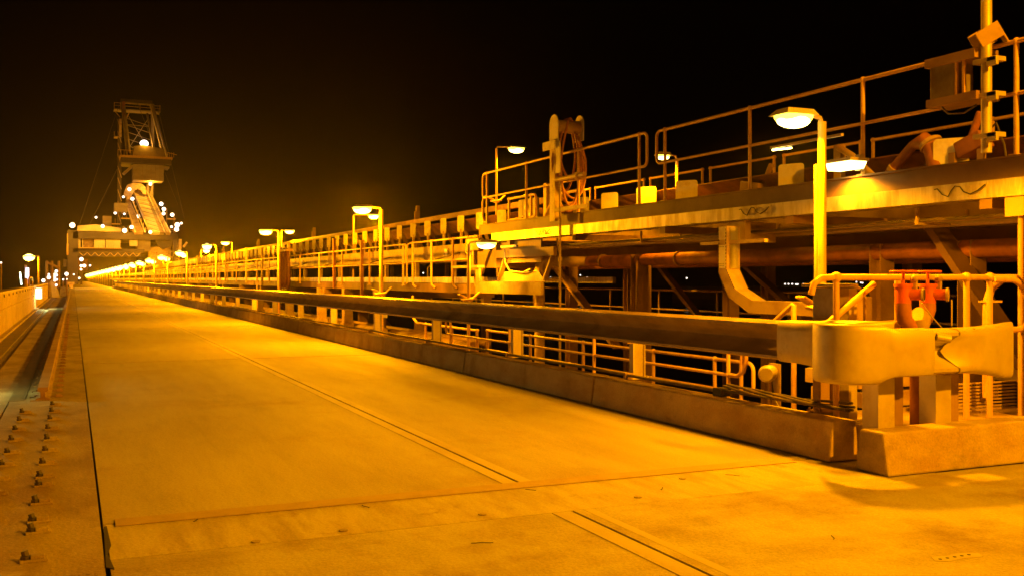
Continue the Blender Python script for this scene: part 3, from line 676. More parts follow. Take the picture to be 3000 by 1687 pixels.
tp2 = thing('drain_pipes', (9.1, 7.2, 0), 'pair of bright vertical pipes below the gallery at the right edge', 'pipe')
MB().cyl((9.1, 7.33, -1), (9.1, 7.33, 2.5), 0.035, 12).build('pipe_run', HAND, tp2, smooth=True)
MB().cyl((9.1, 7.18, -1), (9.1, 7.18, 2.5), 0.035, 12).build('pipe_run', HAND, tp2, smooth=True)

# machinery seen above the deck between the handrails
mo = thing('belt_cleaner', (11.0, 9.5, 2.95), 'rusty curved duct and motor beside the belt, upper right', 'machine')
MB().tube([(10.6, 10.9, 2.95), (10.6, 10.6, 3.2), (10.6, 10.25, 3.48), (10.6, 10.05, 3.52), (10.6, 9.9, 3.40), (10.6, 9.8, 3.1)], [0.07, 0.07, 0.07, 0.12, 0.13, 0.13], 14).build('duct', RUST, mo, smooth=True)
MB().tube([(10.5, 11.6, 3.62), (10.5, 11.3, 3.45), (10.5, 10.75, 3.0)], 0.05, 10).bx(10.5, 10.6, 11.55, 11.7, 2.95, 3.66).build('arm', STEEL, mo, smooth=True)
MB().obx((10.7, 9.3, 3.38), (0.3, 0.42, 0.22), (R(-18), 0, 0)).cyl((10.7, 9.38, 3.45), (10.7, 9.22, 3.80), 0.05, 12).build('motor', RUST, mo, bevel=0.02)
MB().cyl((10.6, 9.95, 3.48), (10.6, 9.92, 3.44), 0.16, 16).build('flange', STEEL, mo)
MB().cyl((10.6, 10.62, 3.16), (10.6, 10.57, 3.21), 0.095, 14).build('flange', STEEL, mo)
MB().bx(10.5, 10.9, 9.0, 9.7, 2.95, 3.02).bx(10.55, 10.60, 9.05, 9.15, 3.02, 3.3).bx(10.55, 10.60, 9.5, 9.6, 3.02, 3.3).build('motor_base', BROWN, mo)
MB().tube([(10.7, 9.15, 3.5), (10.6, 8.9, 3.6), (10.5, 8.7, 3.3), (10.45, 8.6, 2.95)], 0.014, 6).build('cord', CABLE, mo, smooth=True)
m2 = thing('roller_bracket', (10.9, 14.2, 2.95), 'dark roller bracket beside the belt, left of the near road lamp', 'machine')
MB().obx((10.9, 14.1, 3.18), (0.3, 0.5, 0.3), (R(10), 0, 0)).cyl((10.9, 13.9, 3.2), (10.9, 13.65, 3.6), 0.05, 12).build('bracket', BROWN, m2, bevel=0.02)

# ------------------------------------------------------------------ gallery end: meter cage, tail box
mc = thing('gauge_panel', (10.2, 22.6, 2.95), 'small gauge panel with dials inside a yellow pipe cage at the gallery end', 'gauge panel')
MB().bx(10.2, 10.25, 21.5, 22.6, 2.95, 3.6).build('panel', BOXP, mc)
MB().cyl((10.17, 22.1, 3.4), (10.2, 22.1, 3.4), 0.08, 14).cyl((10.17, 21.9, 3.2), (10.2, 21.9, 3.2), 0.05, 12).cyl((10.17, 22.3, 3.15), (10.2, 22.3, 3.15), 0.05, 12).build('dial', PLATE, mc)
rail_run(mc, [(9.9, 22.5), (9.9, 21.2)], 3.62, 3.1, 2.95, r=0.03, ends=(None, 1))
MB().bx(10.0, 10.14, 20.6, 20.75, 2.95, 3.85).build('cage_post', HAND, mc)
rail_run(mc, [(9.95, 19.9), (9.95, 18.9)], 3.55, 3.15, 2.95, r=0.03, ends=(None, 1))
MB().tube([(9.95, 20.7, 2.95), (9.95, 20.1, 3.5)], 0.03, 8).build('strut', HAND, mc)
tb = thing('tail_chute', (9.4, 21, 1.2), 'ochre steel chute and trough box hanging under the gallery end, below a lamp', 'chute')
MB().prof([(21.3, 2.5), (22.6, 2.5), (22.9, 1.75), (22.0, 1.75), (21.6, 2.2)], 'x', 8.95, 9.0).build('side_plate', BROWN, tb)
MB().bx(9.0, 10.4, 21.2, 22.4, 1.9, 2.45).build('hopper', BROWN, tb)
MB().bx(8.62, 8.68, 18.0, 21.55, 1.32, 1.58).bx(8.62, 8.68, 21.35, 21.55, 1.58, 1.90).bx(8.56, 8.75, 21.3, 22.9, 1.90, 1.96).build('trough_beam', STEEL, tb)
MB().prof([(21.0, 1.585), (18.6, 1.585), (18.9, 1.80), (20.7, 1.80)], 'x', 9.0, 9.04).bx(9.04, 9.5, 18.9, 20.7, 1.6, 1.64).build('trough', STEEL, tb)
MB().bx(9.0, 9.08, 18.2, 21.2, 2.12, 2.30).build('upper_beam', BROWN, tb)
for ya, yb in ((21.1, 20.75), (18.7, 18.3)): MB().bar((9.04, ya, 1.62), (9.04, yb, 2.12), 0.05, 0.10, up=(1, 0, 0)).build('end_strut', STEEL, tb)
MB().tube([(8.95, 20.6, 2.35), (8.95, 20.55, 2.0), (8.95, 20.3, 1.82), (8.95, 19.6, 1.78), (8.95, 19.2, 1.85)], 0.018, 8).bx(8.93, 8.98, 19.9, 20.8, 2.34, 2.39).build('handle', GALV, tb, smooth=True)
MB().bx(9.1, 9.14, 19, 22.4, 2.0, 2.5).build('back_plate', BROWN, tb)
eb = thing('switch_box', (8.9, 22.3, 1.9), 'small ochre switch box on a stand left of the lamp at the gallery end', 'switch box')
MB().bx(8.85, 9.0, 21.95, 22.75, 2.32, 2.62).build('box', STEEL, eb, bevel=0.02)
MB().tube([(8.93, 22.8, 2.7), (8.93, 22.95, 2.6), (8.93, 22.95, 2.3), (8.93, 22.7, 2.2), (8.93, 22.4, 2.25)], 0.018, 8).build('conduit_loop', HAND, eb, smooth=True)
MB().bx(8.87, 8.98, 22.3, 22.4, 1.9, 2.32).build('stand', STEEL, eb)

# ------------------------------------------------------------------ small services
cn = thing('conduit_bundle', (9.7, 8, 2.3), 'bundle of thin conduits slung under the gallery cross beams', 'conduits')
for k, (x, z, rr) in enumerate([(9.45, 2.36, 0.02), (9.52, 2.36, 0.03), (9.60, 2.36, 0.018), (9.95, 2.33, 0.035), (10.15, 2.36, 0.02)]):
    MB().tube([(x + 0.01 * math.sin(y * 1.3 + k), y, z - 0.012 * abs(math.sin(y * 0.98))) for y in [-5 + 1.35 * i for i in range(20)]], rr, 8).build('conduit', GALV if k % 2 else CABLE, cn, smooth=True)
for y in (2.6, 5.8, 9.0, 12.6, 15.4, 18.8): MB().bx(9.38, 10.25, y, y + 0.04, 2.30, 2.33).bx(9.38, 9.41, y, y + 0.04, 2.33, 2.508).bx(10.22, 10.25, y, y + 0.04, 2.33, 2.508).build('hanger', STEEL, cn)
fe = thing('feeder_pipes', (10.2, 60, 2.0), 'thin service pipe with drop cables and isolator boxes along the conveyor stringer', 'pipes')
MB().cyl((10.6, 23, 2.17), (10.6, 300, 2.17), 0.035, 10).build('pipe_run', BROWN, fe, smooth=True)
for i in range(12):
    y = 27 + i * 6.9
    MB().tube([(9.32, y, 1.69), (9.32, y, 1.95), (9.6, y + 0.1, 2.2), (10.38, y + 0.2, 2.4)], 0.02, 7).build('drop_cable', CABLE, fe, smooth=True)
    MB().bx(10.36, 10.40, y + 1.2, y + 1.5, 2.28, 2.56).build('isolator_box', BOXP, fe, bevel=0.01)
hz2 = thing('handrail', (13.9, 60, 0.4), 'dark thin handrail on the far side of the jetty, under the conveyor', 'handrail')
rail_run(hz2, [(14.2, 12 + 2.6 * i) for i in range(38)], 1.35, 0.85, 0.2, r=0.028, ball=False, m=STEEL)
MB().bx(13.8, 14.6, 10, 115, 0.0, 0.195).build('walkway', KERB, hz2)
pp = thing('service_pipes', (9.2, 20, 0), 'rusty pipes on saddles low behind the kerb, seen through the guard rail', 'pipes')
MB().cyl((9.55, 24, -0.15), (9.55, 200, -0.15), 0.16, 14).build('pipe_run', BROWN, pp, smooth=True)
MB().cyl((9.95, 24, -0.05), (9.95, 200, -0.05), 0.09, 12).build('pipe_run', BROWN, pp, smooth=True)
for i in range(26): MB().bx(9.3, 10.15, 24.5 + i * 3.4, 24.65 + i * 3.4, -0.7, -0.33).build('saddle', STEEL, pp)
nb = tag(MB().bx(9.0, 9.02, 30.0, 30.5, 0.42, 1.05).build('notice_board', PLATE), 'small pale notice board fixed below the low walkway', 'board')
for (x, y, z0, z1) in ((9.02, 33.0, 1.0, 2.9), (9.02, 36.9, 1.3, 3.1), (9.3, 46.9, 1.4, 3.3), (9.02, 52.5, 1.3, 3.2), (9.3, 59.5, 1.4, 3.4), (9.02, 66, 1.4, 3.3), (9.3, 73, 1.4, 3.5), (9.02, 82, 1.4, 3.4)):
    tag(MB().bx(x - 0.05, x + 0.05, y - 0.05, y + 0.05, z0, z1).bx(x - 0.07, x + 0.07, y - .07, y + .07, z1, z1 + 0.05).build('cable_post', RUST if y < 40 else STEEL), 'square cable post standing on the low walkway beside the conveyor', 'post', 'square cable posts along the low walkway')

# ------------------------------------------------------------------ road lamps
def lamp(x, y, z, arm, power, label, zb=0.0, pole_r=0.045, hinge=None, size=(0.42, 0.24), dbl=True, group=None, far=False, cat='street lamp', light=True):
    t = thing('street_lamp', (x, y, zb), label, cat, group)
    MB().cyl((x, y, zb), (x, y, z - 0.02), pole_r, 8 if far else 14).build('pole', HAND if not far else STEEL, t, smooth=True)
    if not far and dbl:
        MB().cyl((x + 0.02, y + 0.11, zb), (x + 0.02, y + 0.11, z - 0.45), pole_r * 0.55, 10).build('conduit', GALV, t, smooth=True)
    sgn = 1 if arm > 0 else -1
    MB().tube([(x, y, z - 0.06), (x + sgn * 0.03, y, z + 0.02), (x + arm - sgn * size[0] / 2, y, z + 0.045)], pole_r * 0.6, 8).build('arm', STEEL, t, smooth=True)
    cx_ = x + arm; a, b = size[0] / 2, size[1] / 2
    h = MB().add([(cx_ - a, y - b, z + 0.02), (cx_ + a, y - b, z + 0.02), (cx_ + a, y + b, z + 0.02), (cx_ - a, y + b, z + 0.02),
                  (cx_ - a * 0.7, y - b * 0.6, z + 0.085), (cx_ + a * 0.9, y - b * 0.6, z + 0.085), (cx_ + a * 0.9, y + b * 0.6, z + 0.085), (cx_ - a * 0.7, y + b * 0.6, z + 0.085)],
                 [(0, 3, 2, 1), (4, 5, 6, 7), (0, 1, 5, 4), (1, 2, 6, 5), (2, 3, 7, 6), (3, 0, 4, 7)]).build('lamp_head', GALV, t)
    a *= 0.94; b *= 0.94; size_z = size[1] * (0.26 if not far else 0.42)
    rings = [(1.0, 0.0), (0.985, 0.3), (0.90, 0.62), (0.68, 0.88), (0.3, 0.99)]
    vs = []; fs = []; N = 20; pw = 0.62 if not far else 1.0
    def sq(v): return math.copysign(abs(v) ** pw, v)
    for (q, dz) in rings:
        for k in range(N):
            an = 2 * math.pi * k / N; vs.append((cx_ + a * q * sq(math.cos(an)), y + b * q * sq(math.sin(an)), z + 0.018 - size_z * dz))
    for i in range(len(rings) - 1):
        for k in range(N): fs.append((i * N + k, i * N + (k + 1) % N, (i + 1) * N + (k + 1) % N, (i + 1) * N + k))
    fs.append(tuple(range(N))); fs.append(tuple(range((len(rings) - 1) * N, len(rings) * N)))
    le = MB().add(vs, fs).build('lens', HALO_RIM, h, smooth=True)
    MB().ball((cx_, y, z - size_z * 0.36), (a * 0.97, b * 1.04, size_z * 0.98), 18, 10).build('bulb', LENS if not far else LENSF, le, smooth=True)
    if hinge:
        m = MB().obx((x - 0.02, y - 0.02, hinge), (0.30, 0.16, 0.035), (R(8), R(-8), 0)).obx((x + 0.16, y - 0.02, hinge + 0.07), (0.26, 0.13, 0.03), (0, R(-42), 0)).obx((x - 0.1, y + 0.12, hinge + 0.06), (0.2, 0.14, 0.03), (0, R(25), 0))
        m.bx(x - 0.07, x + 0.07, y - 0.07, y + 0.07, hinge - 0.05, hinge - 0.02)
        m.build('hinge_base', HAND, t, bevel=0.006)
    if light: lamp_light(h, (cx_, y, z - size_z * 1.36 - 0.105), power, SOD, 0.09, 170 if (y < 24 or (x > 10 and y < 30)) else 0)
    return t


lamp(7.1, 8.08, 3.29, -0.37, PW * 0.72, 'nearest street lamp, bright lens on a tall yellow hinged pole behind the guard rail', 0, 0.043, 1.36, (0.40, 0.31))
lamp(7.1, 24.14, 3.40, -0.49, PW * 1.3, 'second road lamp on a yellow pole, its head seen above the low conveyor walkway', 0, 0.05, 1.28, (0.48, 0.40))
lamp(7.1, 37.7, 3.43, -0.49, PW * 1.5, 'third road lamp, left one of a close pair beside the hanging hose bundle', 0, 0.05, None, (0.50, 0.42))
far = [55.5, 70.6, 85.6, 100.3, 115.4, 130.5, 145.5, 161.5, 177.5, 193.5, 209.4, 226.3, 243.2, 260.9, 280.4, 301.8, 324.8, 349.7, 376.3, 404.7, 434.9, 468.6, 505.9, 545.8]
for i, y in enumerate(far):
    lab = {0: 'lone road lamp over the guard rail, just left of the close pair'}.get(i, 'distant road lamp in the bright row running to the vanishing point')
    s_ = 0.34 + y * 0.0036  # heads widen with distance to imitate lamp bloom
    lamp(7.1, y, 3.43, -0.49, PW * (1.3 if y < 200 else 1.6), lab, 0, 0.055, None, (s_, s_ * 0.75), False, 'road lamps in a row along the kerb', True)
lamp(9.4, -2.6, 8.0, -0.8, PW * 6.8, 'street lamp on the right behind the viewpoint, lighting the road end', 0, 0.05, None, (0.5, 0.3), False)
# lamps on the conveyor side
lamp(11.0, 25.9, 5.36, 0.62, PW * 0.9, 'lamp on a thin hinged pole above the handrail at the left end of the gallery', 2.95, 0.03, 3.85, (0.48, 0.36), False)
lamp(11.0, 16.7, 4.06, -0.33, PW * 0.35, 'small lamp on a short pole seen through the gallery handrail', 2.95, 0.03, None, (0.30, 0.2), False)
lamp(11.0, 41.6, 4.36, 0.9, PW * 0.8, 'small lamp on a conveyor pole, tucked left of the larger second road lamp', 1.5, 0.035, None, (0.48, 0.40), False)
lamp(11.0, 57.8, 4.40, 0.5, PW * 1.3, 'conveyor side lamp, right one of the close pair by the hose bundle', 1.5, 0.04, None, (0.55, 0.45), False)
lamp(11.0, 77.0, 4.35, -0.5, PW * 1.3, 'conveyor side lamp between two thin poles, lower and right of the lone road lamp', 1.5, 0.045, None, (0.65, 0.5), False)
for i, y in enumerate([97, 118, 140, 165, 190, 220, 252, 290, 335, 385]):
    lamp(11.0, y, 4.35, 0.5, PW * 1.5, 'distant conveyor side lamp merging with the road lamp row', 1.5, 0.05, None, (0.35 + y * 0.0034, 0.3 + y * .0026), False, 'distant lamps on the conveyor side', True, light=i % 2 == 0)  # head size grows with distance, bloom put into the shape
lamp(8.0, 20.4, 2.42, 0.42, PW * 0.22, 'low lamp under the left end of the gallery beam', 0, 0.035, 1.2, (0.46, 0.34), True)
lf = thing('clamp_lamp', (9.0, 9.62, 3.0), 'bright flat lamp clamped to a gallery handrail post, right of the nearest lamp', 'lamp')
hb = MB().bx(8.72, 9.02, 9.42, 9.88, 3.10, 3.14).bx(9.0, 9.07, 9.56, 9.64, 3.0, 3.2).build('lamp_head', GALV, lf)
MB().prof([(8.72, 3.095), (9.0, 3.095), (8.95, 3.01), (8.76, 3.01)], 'y', 9.44, 9.86).build('lens', LENS, hb)
lamp_light(hb, (8.86, 9.65, 2.97), PW * 0.16, SOD, 0.1, 150)
# twin blank floodlight slats beside the nearest lamp
fs_ = thing('light_fitting', (9.05, 11.3, 3.6), 'slim strip light glowing just left of the nearest lamp', 'strip light')
for k in range(3): MB().obx((8.3 + 0.0 * k, 10.32 - 0.13 * k, 3.31 - 0.006 * k), (0.03, 0.10, 0.02)).build('glowing_slat', LENS, fs_)
MB().bx(8.28, 8.32, 9.1, 10.4, 3.33, 3.36).build('housing', GALV, fs_)

# hanging red-brown hose bundle on the low walkway
hb_ = thing('hose_bundle', (8.85, 44.6, 1.2), 'dark red hose bundle hanging on the low walkway beside the paired lamps', 'hoses')
for k in range(9):
    n = 24; pts = []
    for i in range(n):
        t = 2 * math.pi * i / n
        pts.append((8.7 + 0.05 * (k % 3), 44.4 + 0.22 * k + 0.5 * math.sin(t) * (1 - .3 * math.cos(t)), 2.05 + random.uniform(-.02, .02) + 0.9 * math.cos(t)))
    MB().tube(pts, 0.07, 8, closed=True).build('hose_coil', HOSED, hb_, smooth=True)
MB().bx(8.6, 8.9, 44.0, 46.6, 2.85, 2.95).build('hook_bar', BROWN, hb_)

# ------------------------------------------------------------------ lower works seen under the guard rail
lw = thing('access_platform', (8.0, 7.4, 0.6), 'orange steel access platform with grating steps, behind the rail ends at right', 'platform')
pm = MB()
for i in range(44): pm.bx(6.95, 9.6, 6.85 + i * 0.028, 6.862 + i * 0.028, 0.18, 0.215)
pm.build('grating', STEEL, lw)
MB().bx(6.9, 9.6, 6.80, 6.845, 0.0, 0.25).bx(6.9, 6.945, 6.85, 8.1, 0.0, 0.25).bx(7.0, 9.6, 8.1, 8.15, 0.0, 0.25).build('edge_channel', STEEL, lw)
for (a, b, z) in ((8.2, 9.0, 0.42), (8.25, 9.1, 0.62)):
    MB().bx(7.75, 9.8, a, b, z - 0.16, z).build('step', STEEL, lw)
for X in (7.0, 8.2, 9.4): MB().bx(X, X + 0.12, 7.9, 8.05, -2, 0.0).build('support_leg', BROWN, lw)
ls = MB()
for i in range(9): ls.bx(8.35, 9.3, 7.55 + 0.0 * i, 7.58, 0.26 + i * 0.035, 0.275 + i * 0.035)
tag(ls.build('louvre_panel', STEEL), 'small louvred steel panel low down at the right edge', 'panel')
nh = thing('handrail', (8, 7.5, 0.6), 'thick yellow pipe handrail over the access platform, right of the near lamp pole', 'handrail')
MB().tube([(6.33, 7.0 + .35, 1.50), (6.36, 7.35, 1.60), (6.45, 7.35, 1.655), (6.6, 7.35, 1.66), (9.9, 7.35, 1.66)], 0.031, 12).build('top_rail', HAND, nh, smooth=True)
for X in (6.63, 8.33, 8.66):
    MB().cyl((X, 7.35, 0.22), (X, 7.35, 1.66), 0.030, 12).ball((X, 7.35, 1.66), 0.052, 14, 10).build('stanchion', HAND, nh, smooth=True)
MB().cyl((7.30, 7.25, 0.22), (7.30, 7.25, 1.63), 0.030, 12).bx(7.18, 7.45, 7.18, 7.32, 1.22, 1.245).build('stanchion', HAND, nh, smooth=True)
MB().tube([(6.55, 7.45, 1.18), (7.15, 7.40, 1.60)], 0.032, 10).build('strut', HAND, nh, smooth=True)
MB().tube([(8.66, 7.30, 1.64)] + arc((8.90, 7.30, 1.41), 0.23, 90, 0, 8, 'xz') + [(9.13, 7.30, 1.2), (9.10, 7.3, 1.14), (9.0, 7.3, 1.12), (8.66, 7.3, 1.12)], 0.032, 12).build('end_loop', HAND, nh, smooth=True)
MB().tube([(8.98, 7.5, 1.62), (8.86, 7.5, 1.55), (8.80, 7.5, 1.42), (8.79, 7.5, 1.2), (8.79, 7.5, 0.4)], 0.042, 12).bx(8.74, 8.95, 7.44, 7.56, 1.40, 1.42).build('vent_pipe', HAND, nh, smooth=True)
MB().cyl((7.3, 8.76, 0.2), (7.3, 8.76, 1.36), 0.030, 10).tube([(7.3, 9.35, 1.0), (7.3, 8.78, 1.36)], 0.028, 10).build('stanchion', HAND, nh, smooth=True)

# valves
hv = thing('hydrant', (7.45, 7.0, 0.6), 'twin red fire hydrant valves with hand wheels, one open outlet and one capped', 'hydrant')
def vpt(x, z): return (x, 7.05, z)
MB().tube([(7.17, 7.05, 1.44), (7.17, 7.05, 1.36), (7.19, 7.05, 1.26), (7.28, 7.05, 1.18)], [0.072, 0.075, 0.07, 0.06], 16).build('body', RUST, hv, smooth=True)
MB().tube([(7.48, 7.05, 1.46), (7.48, 7.05, 1.36), (7.45, 7.05, 1.27), (7.38, 7.05, 1.18)], [0.072, 0.075, 0.07, 0.06], 16).build('body', RUST, hv, smooth=True)
MB().tube([(7.33, 7.05, 1.30), (7.37, 7.05, 1.28), (7.37, 7.05, 1.14)], [0.09, 0.11, 0.085], 16).cyl((7.37, 7.05, 1.14), (7.37, 7.05, 1.08), 0.12, 16).build('manifold', STEEL, hv, smooth=True)
MB().cyl((7.37, 7.05, 1.10), (7.37, 7.05, 0.2), 0.085, 14).build('riser', RUST, hv, smooth=True)
for X, cap in ((7.17, False), (7.48, True)):
    d = Vector((0.55, -0.80, 0)).normalized(); p = Vector((X, 7.05, 1.50))
    v = MB().cyl((X, 7.05, 1.42), (X, 7.05, 1.57), 0.075, 16).cyl((X, 7.05, 1.57), (X, 7.05, 1.60), 0.085, 16).tube([tuple(p), tuple(p + d * 0.17)], 0.052, 16)
    vo = v.build('valve', RED, hv, smooth=True)
    MB().tube([tuple(p + d * 0.165), tuple(p + d * 0.185)], 0.066, 18).build('outlet_ring', BRASS, vo, smooth=True)
    if not cap: MB().tube([tuple(p + d * 0.184), tuple(p + d * 0.189)], 0.050, 18).build('outlet_bore', RUBBER, vo)
    MB().cyl((X, 7.05, 1.60), (X, 7.05, 1.72), 0.014, 8).tube(arc((X, 7.05, 1.715), 0.115, 0, 345, 23, 'xy'), 0.011, 8, closed=True).bar((X - 0.10, 7.05, 1.715), (X + 0.10, 7.05, 1.715), 0.014).bar((X, 6.95, 1.715), (X, 7.15, 1.715), 0.014).build('hand_wheel', RED, vo, smooth=True)
    MB().obx((X + 0.085, 7.0, 1.60), (0.05, 0.05, 0.12), (0, 0, 0.4)).ball((X + 0.07, 6.98, 1.65), 0.035).build('lug', STEEL, vo)
MB().tube([(7.33, 6.98, 1.42), (7.45, 6.96, 1.28), (7.62, 6.94, 1.12)], 0.006, 6).tube([(7.66, 6.93, 1.45), (7.66, 6.93, 1.2)], 0.008, 6).build('chain', GALV, hv)
MB().tube(arc((7.47, 6.98, 1.13), 0.04, 0, 345, 12, 'xz'), 0.009, 6, closed=True).tube(arc((7.25, 6.98, 1.13), 0.03, 0, 345, 12, 'xz'), 0.009, 6, closed=True).build('shackle', GALV, hv)
# cabinet
bx_ = thing('electrical_cabinet', (6.85, 7.7, 0.3), 'dark upright electrical cabinet with a small canopy, right of the near lamp pole', 'cabinet')
MB().bx(6.82, 7.02, 7.6, 7.9, 0.25, 1.56).build('cabinet', BOXP, bx_, bevel=0.008)
MB().bx(7.025, 7.14, 7.62, 7.9, 0.25, 1.55).build('side_panel', GALV, bx_)
MB().bx(6.72, 7.05, 7.5, 7.95, 1.565, 1.60).build('canopy', BOXP, bx_, bevel=0.006)
MB().tube([(7.03, 7.58, 1.58), (7.14, 7.58, 1.55), (7.20, 7.58, 1.48), (7.20, 7.58, 0.4)], 0.014, 8).build('conduit', STEEL, bx_, smooth=True)

# low handrails and slabs in the gap under the rail
l1 = thing('handrail', (7.05, 12, 0), 'brown low handrail close behind the guard rail, ending in a rounded loop', 'handrail')
rail_run(l1, [(7.05, y) for y in (9.62, 12.9, 16.0, 19.0)], 1.03, 0.52, -0.6, r=0.024, ends=(1, 1), m=HAND)
MB().tube([(7.05, 9.62, 0.52), (7.05, 9.45, 0.52), (7.05, 9.33, 0.58), (7.05, 9.28, 0.72), (7.05, 9.28, 1.0)], 0.024, 10).build('end_loop', HAND, l1, smooth=True)
l2 = thing('handrail', (8.2, 12, 0), 'bright yellow lower handrail on the sunken walkway, seen below the guard rail', 'handrail')
rail_run(l2, [(8.2, y) for y in (10.9, 11.5, 13.1, 15.4, 17.6, 19.8)], 0.53, 0.12, -0.7, r=0.026, ends=(1, None))
l3 = thing('handrail', (8.2, 22, 0), 'bright yellow handrail bay with upturned end, below the guard rail near the middle', 'handrail')
rail_run(l3, [(8.2, y) for y in (20.4, 22.0, 23.9)], 0.50, 0.10, -0.7, r=0.03)
MB().tube([(8.2, 23.9, 0.50), (8.2, 24.6, 0.5), (8.2, 24.9, 0.62), (8.2, 24.95, 0.9), (8.2, 24.95, 1.2)], 0.035, 10).build('end_loop', HAND, l3, smooth=True)
sl = thing('pier_deck', (8.5, 15, -0.7), 'lower concrete pier deck and crossbeams in the gap behind the kerb', 'deck')
for i in range(16):
    y = 9.5 + i * 4.6
    MB().bx(7.2, 10.0, y, y + 1.1, -1.1, -0.70 if i else -0.35).bx(8.9, 9.9, y + 1.4, y + 3.9, -1.2, -0.55).build('crossbeam', KERB, sl, bevel=0.02)
MB().bx(6.76, 7.15, 9.0, 300, -0.75, -0.45).build('edge_beam', KERB, sl)
MB().bx(10.05, 13.8, -6, 300, -2.8, -2.4).build('lower_slab', KERB, sl)
for i, (y, h_) in enumerate([(31.2, 0.62), (35.4, 0.62), (39.5, 0.6), (46, 0.55), (54, 0.5)]):
    p_ = MB().bx(9.0, 9.4, y, y + 0.5, -1.4, 0.05).bx(8.9, 9.5, y - 0.1, y + 0.6, -1.4, -0.4).bx(9.04, 9.36, y + .05, y + 0.45, 0.05, 1.27).build('pedestal', STEEL, bevel=0.015)
    tag(p_, ['stepped ochre pedestal under the walkway, nearest of its row', 'stepped ochre pedestal behind the second road lamp pole', 'stepped ochre pedestal left of the second road lamp', 'stepped pedestal below the hanging hose bundle', 'small far stepped pedestal left of the hose bundle'][i], 'pedestal', 'stepped pedestals under the low walkway')

# ------------------------------------------------------------------ ship loader, 190 m away; drawn to its own elevation
MY = 190.0
def mx(u): return 0.0572 * (u - 214)
def mz(v): return 1.65 + 0.0618 * (816 - v)
sh = thing('ship_loader', (6, MY, 0), 'huge ship loader with lit boom, counterweight and tall mast standing over the jetty', 'ship loader')
def mb(u0, u1, v0, v1, y0=0.0, y1=1.0): return MB().bx(mx(u0), mx(u1), MY + y0, MY + y1, mz(v1), mz(v0))
mb(198, 228, 680, 832, 0, 1.8).build('leg', CRANED, sh)
mb(234, 241, 760, 834, 5, 7).build('leg', CRANED, sh)
mb(505, 520, 690, 832, 0, 1.8).build('leg', CRANED, sh)
mb(505, 520, 690, 832, 18, 19.8).build('leg', CRANED, sh)
mb(198, 228, 700, 832, 18, 19.8).build('leg', CRANED, sh)
bg_ = mb(199, 218, 826, 834, -1.2, -0.2).build('bogie', STEEL, sh)
mb(203, 214, 834, 843, -1.2, -0.4).build('wheel_guard', HAND, bg_)
mb(214, 520, 683, 703, 0, 1.6).build('portal_beam', CRANED, sh)
mb(214, 420, 731, 742, 0, 1.6).bx(mx(214), mx(410), MY + 0.3, MY + 1.2, mz(753), mz(744)).build('lower_beam', CRANED, sh)
mb(230, 520, 683, 703, 17, 18.6).build('portal_beam', CRANED, sh)
MB().prof([(mx(226), mz(681)), (mx(352), mz(681)), (mx(352), mz(671)), (mx(278), mz(662)), (mx(226), mz(667))], 'y', MY - 0.3, MY + 6).build('roof_house', CRANEL, sh)
for i, (a, b) in enumerate([(225, 235), (240, 243), (274, 305), (308, 350), (377, 400)]):
    mb(a, b, 702 if i < 2 else 704, 728 if i < 4 else 722, 1.0, 2.2).build('cabin_wall', CRANEL, sh)
mb(245, 272, 704, 728, 1.6, 2.2).build('cabin_wall', BROWN, sh)
mb(228, 352, 728.5, 730.5, -0.8, 0).build('cabin_floor', HAND, sh)
for u in range(230, 520, 14): mb(u, u + 1, 667 if u > 352 else 722, 683 if u > 352 else 729, -0.9, -0.8).build('rail_post', HAND, sh)
mb(376, 515, 672, 673.5, -0.9, -0.8).bx(mx(376), mx(515), MY - .9, MY - .8, mz(679), mz(678)).build('top_rail', HAND, sh)
# mast and back stay frame
mb(343, 354, 350, 680, 2.5, 4).build('mast', CRANED, sh)
mb(333, 372, 596, 622, 2, 5).build('winch_house', CRANE, sh)
mb(299, 325, 635, 668, 2, 5).build('electrical_house', CRANE, sh)
mb(352, 402, 640, 642, 1, 3).build('access_deck', HAND, sh)
for u in range(325, 402, 11): mb(u, u + 1, 624 if u > 350 else 640, 642 if u > 350 else 658, 4, 4.1).build('rail_post', HAND, sh)
mb(325, 350, 657, 659, 1, 3).build('access_deck', HAND, sh)
MB().bar((mx(352), MY + 4, mz(625)), (mx(402), MY + 4, mz(625)), 0.08).build('top_rail', HAND, sh)
# mast head
mb(352, 446, 290, 300, 2.5, 4).build('mast_head', CRANED, sh)
mb(443, 452, 300, 436, 2.5, 4).build('mast', CRANE, sh)
mb(332, 470, 321, 324, 2, 5).build('head_deck', CRANE, sh)
for u in (332, 350, 408, 442, 468): mb(u, u + 1.3, 303, 323, 2, 2.1).build('rail_post', HAND, sh)
MB().bar((mx(332), MY + 2, mz(304)), (mx(470), MY + 2, mz(306)), 0.1).build('top_rail', STEEL, sh)
MB().bar((mx(332), MY + 2, mz(312)), (mx(470), MY + 2, mz(314)), 0.08).build('top_rail', STEEL, sh)
MB().bar((mx(333), MY + 2.5, mz(326)), (mx(350), MY + 2.5, mz(345)), 0.15).build('knee_brace', STEEL, sh)
MB().bar((mx(378), MY + 2.5, mz(326)), (mx(368), MY + 2.5, mz(350)), 0.2).build('knee_brace', STEEL, sh)
MB().bx(mx(356), mx(364), MY + 1.6, MY + 2.3, mz(345), mz(300)).build('head_ladder', RUST, sh)
mb(332, 348, 402, 405, 2, 4).bx(mx(332), mx(333), MY + 2, MY + 2.1, mz(404), mz(388)).bx(mx(347), mx(354), MY + 2, MY + 2.1, mz(404), mz(350)).build('ladder_landing', STEEL, sh)
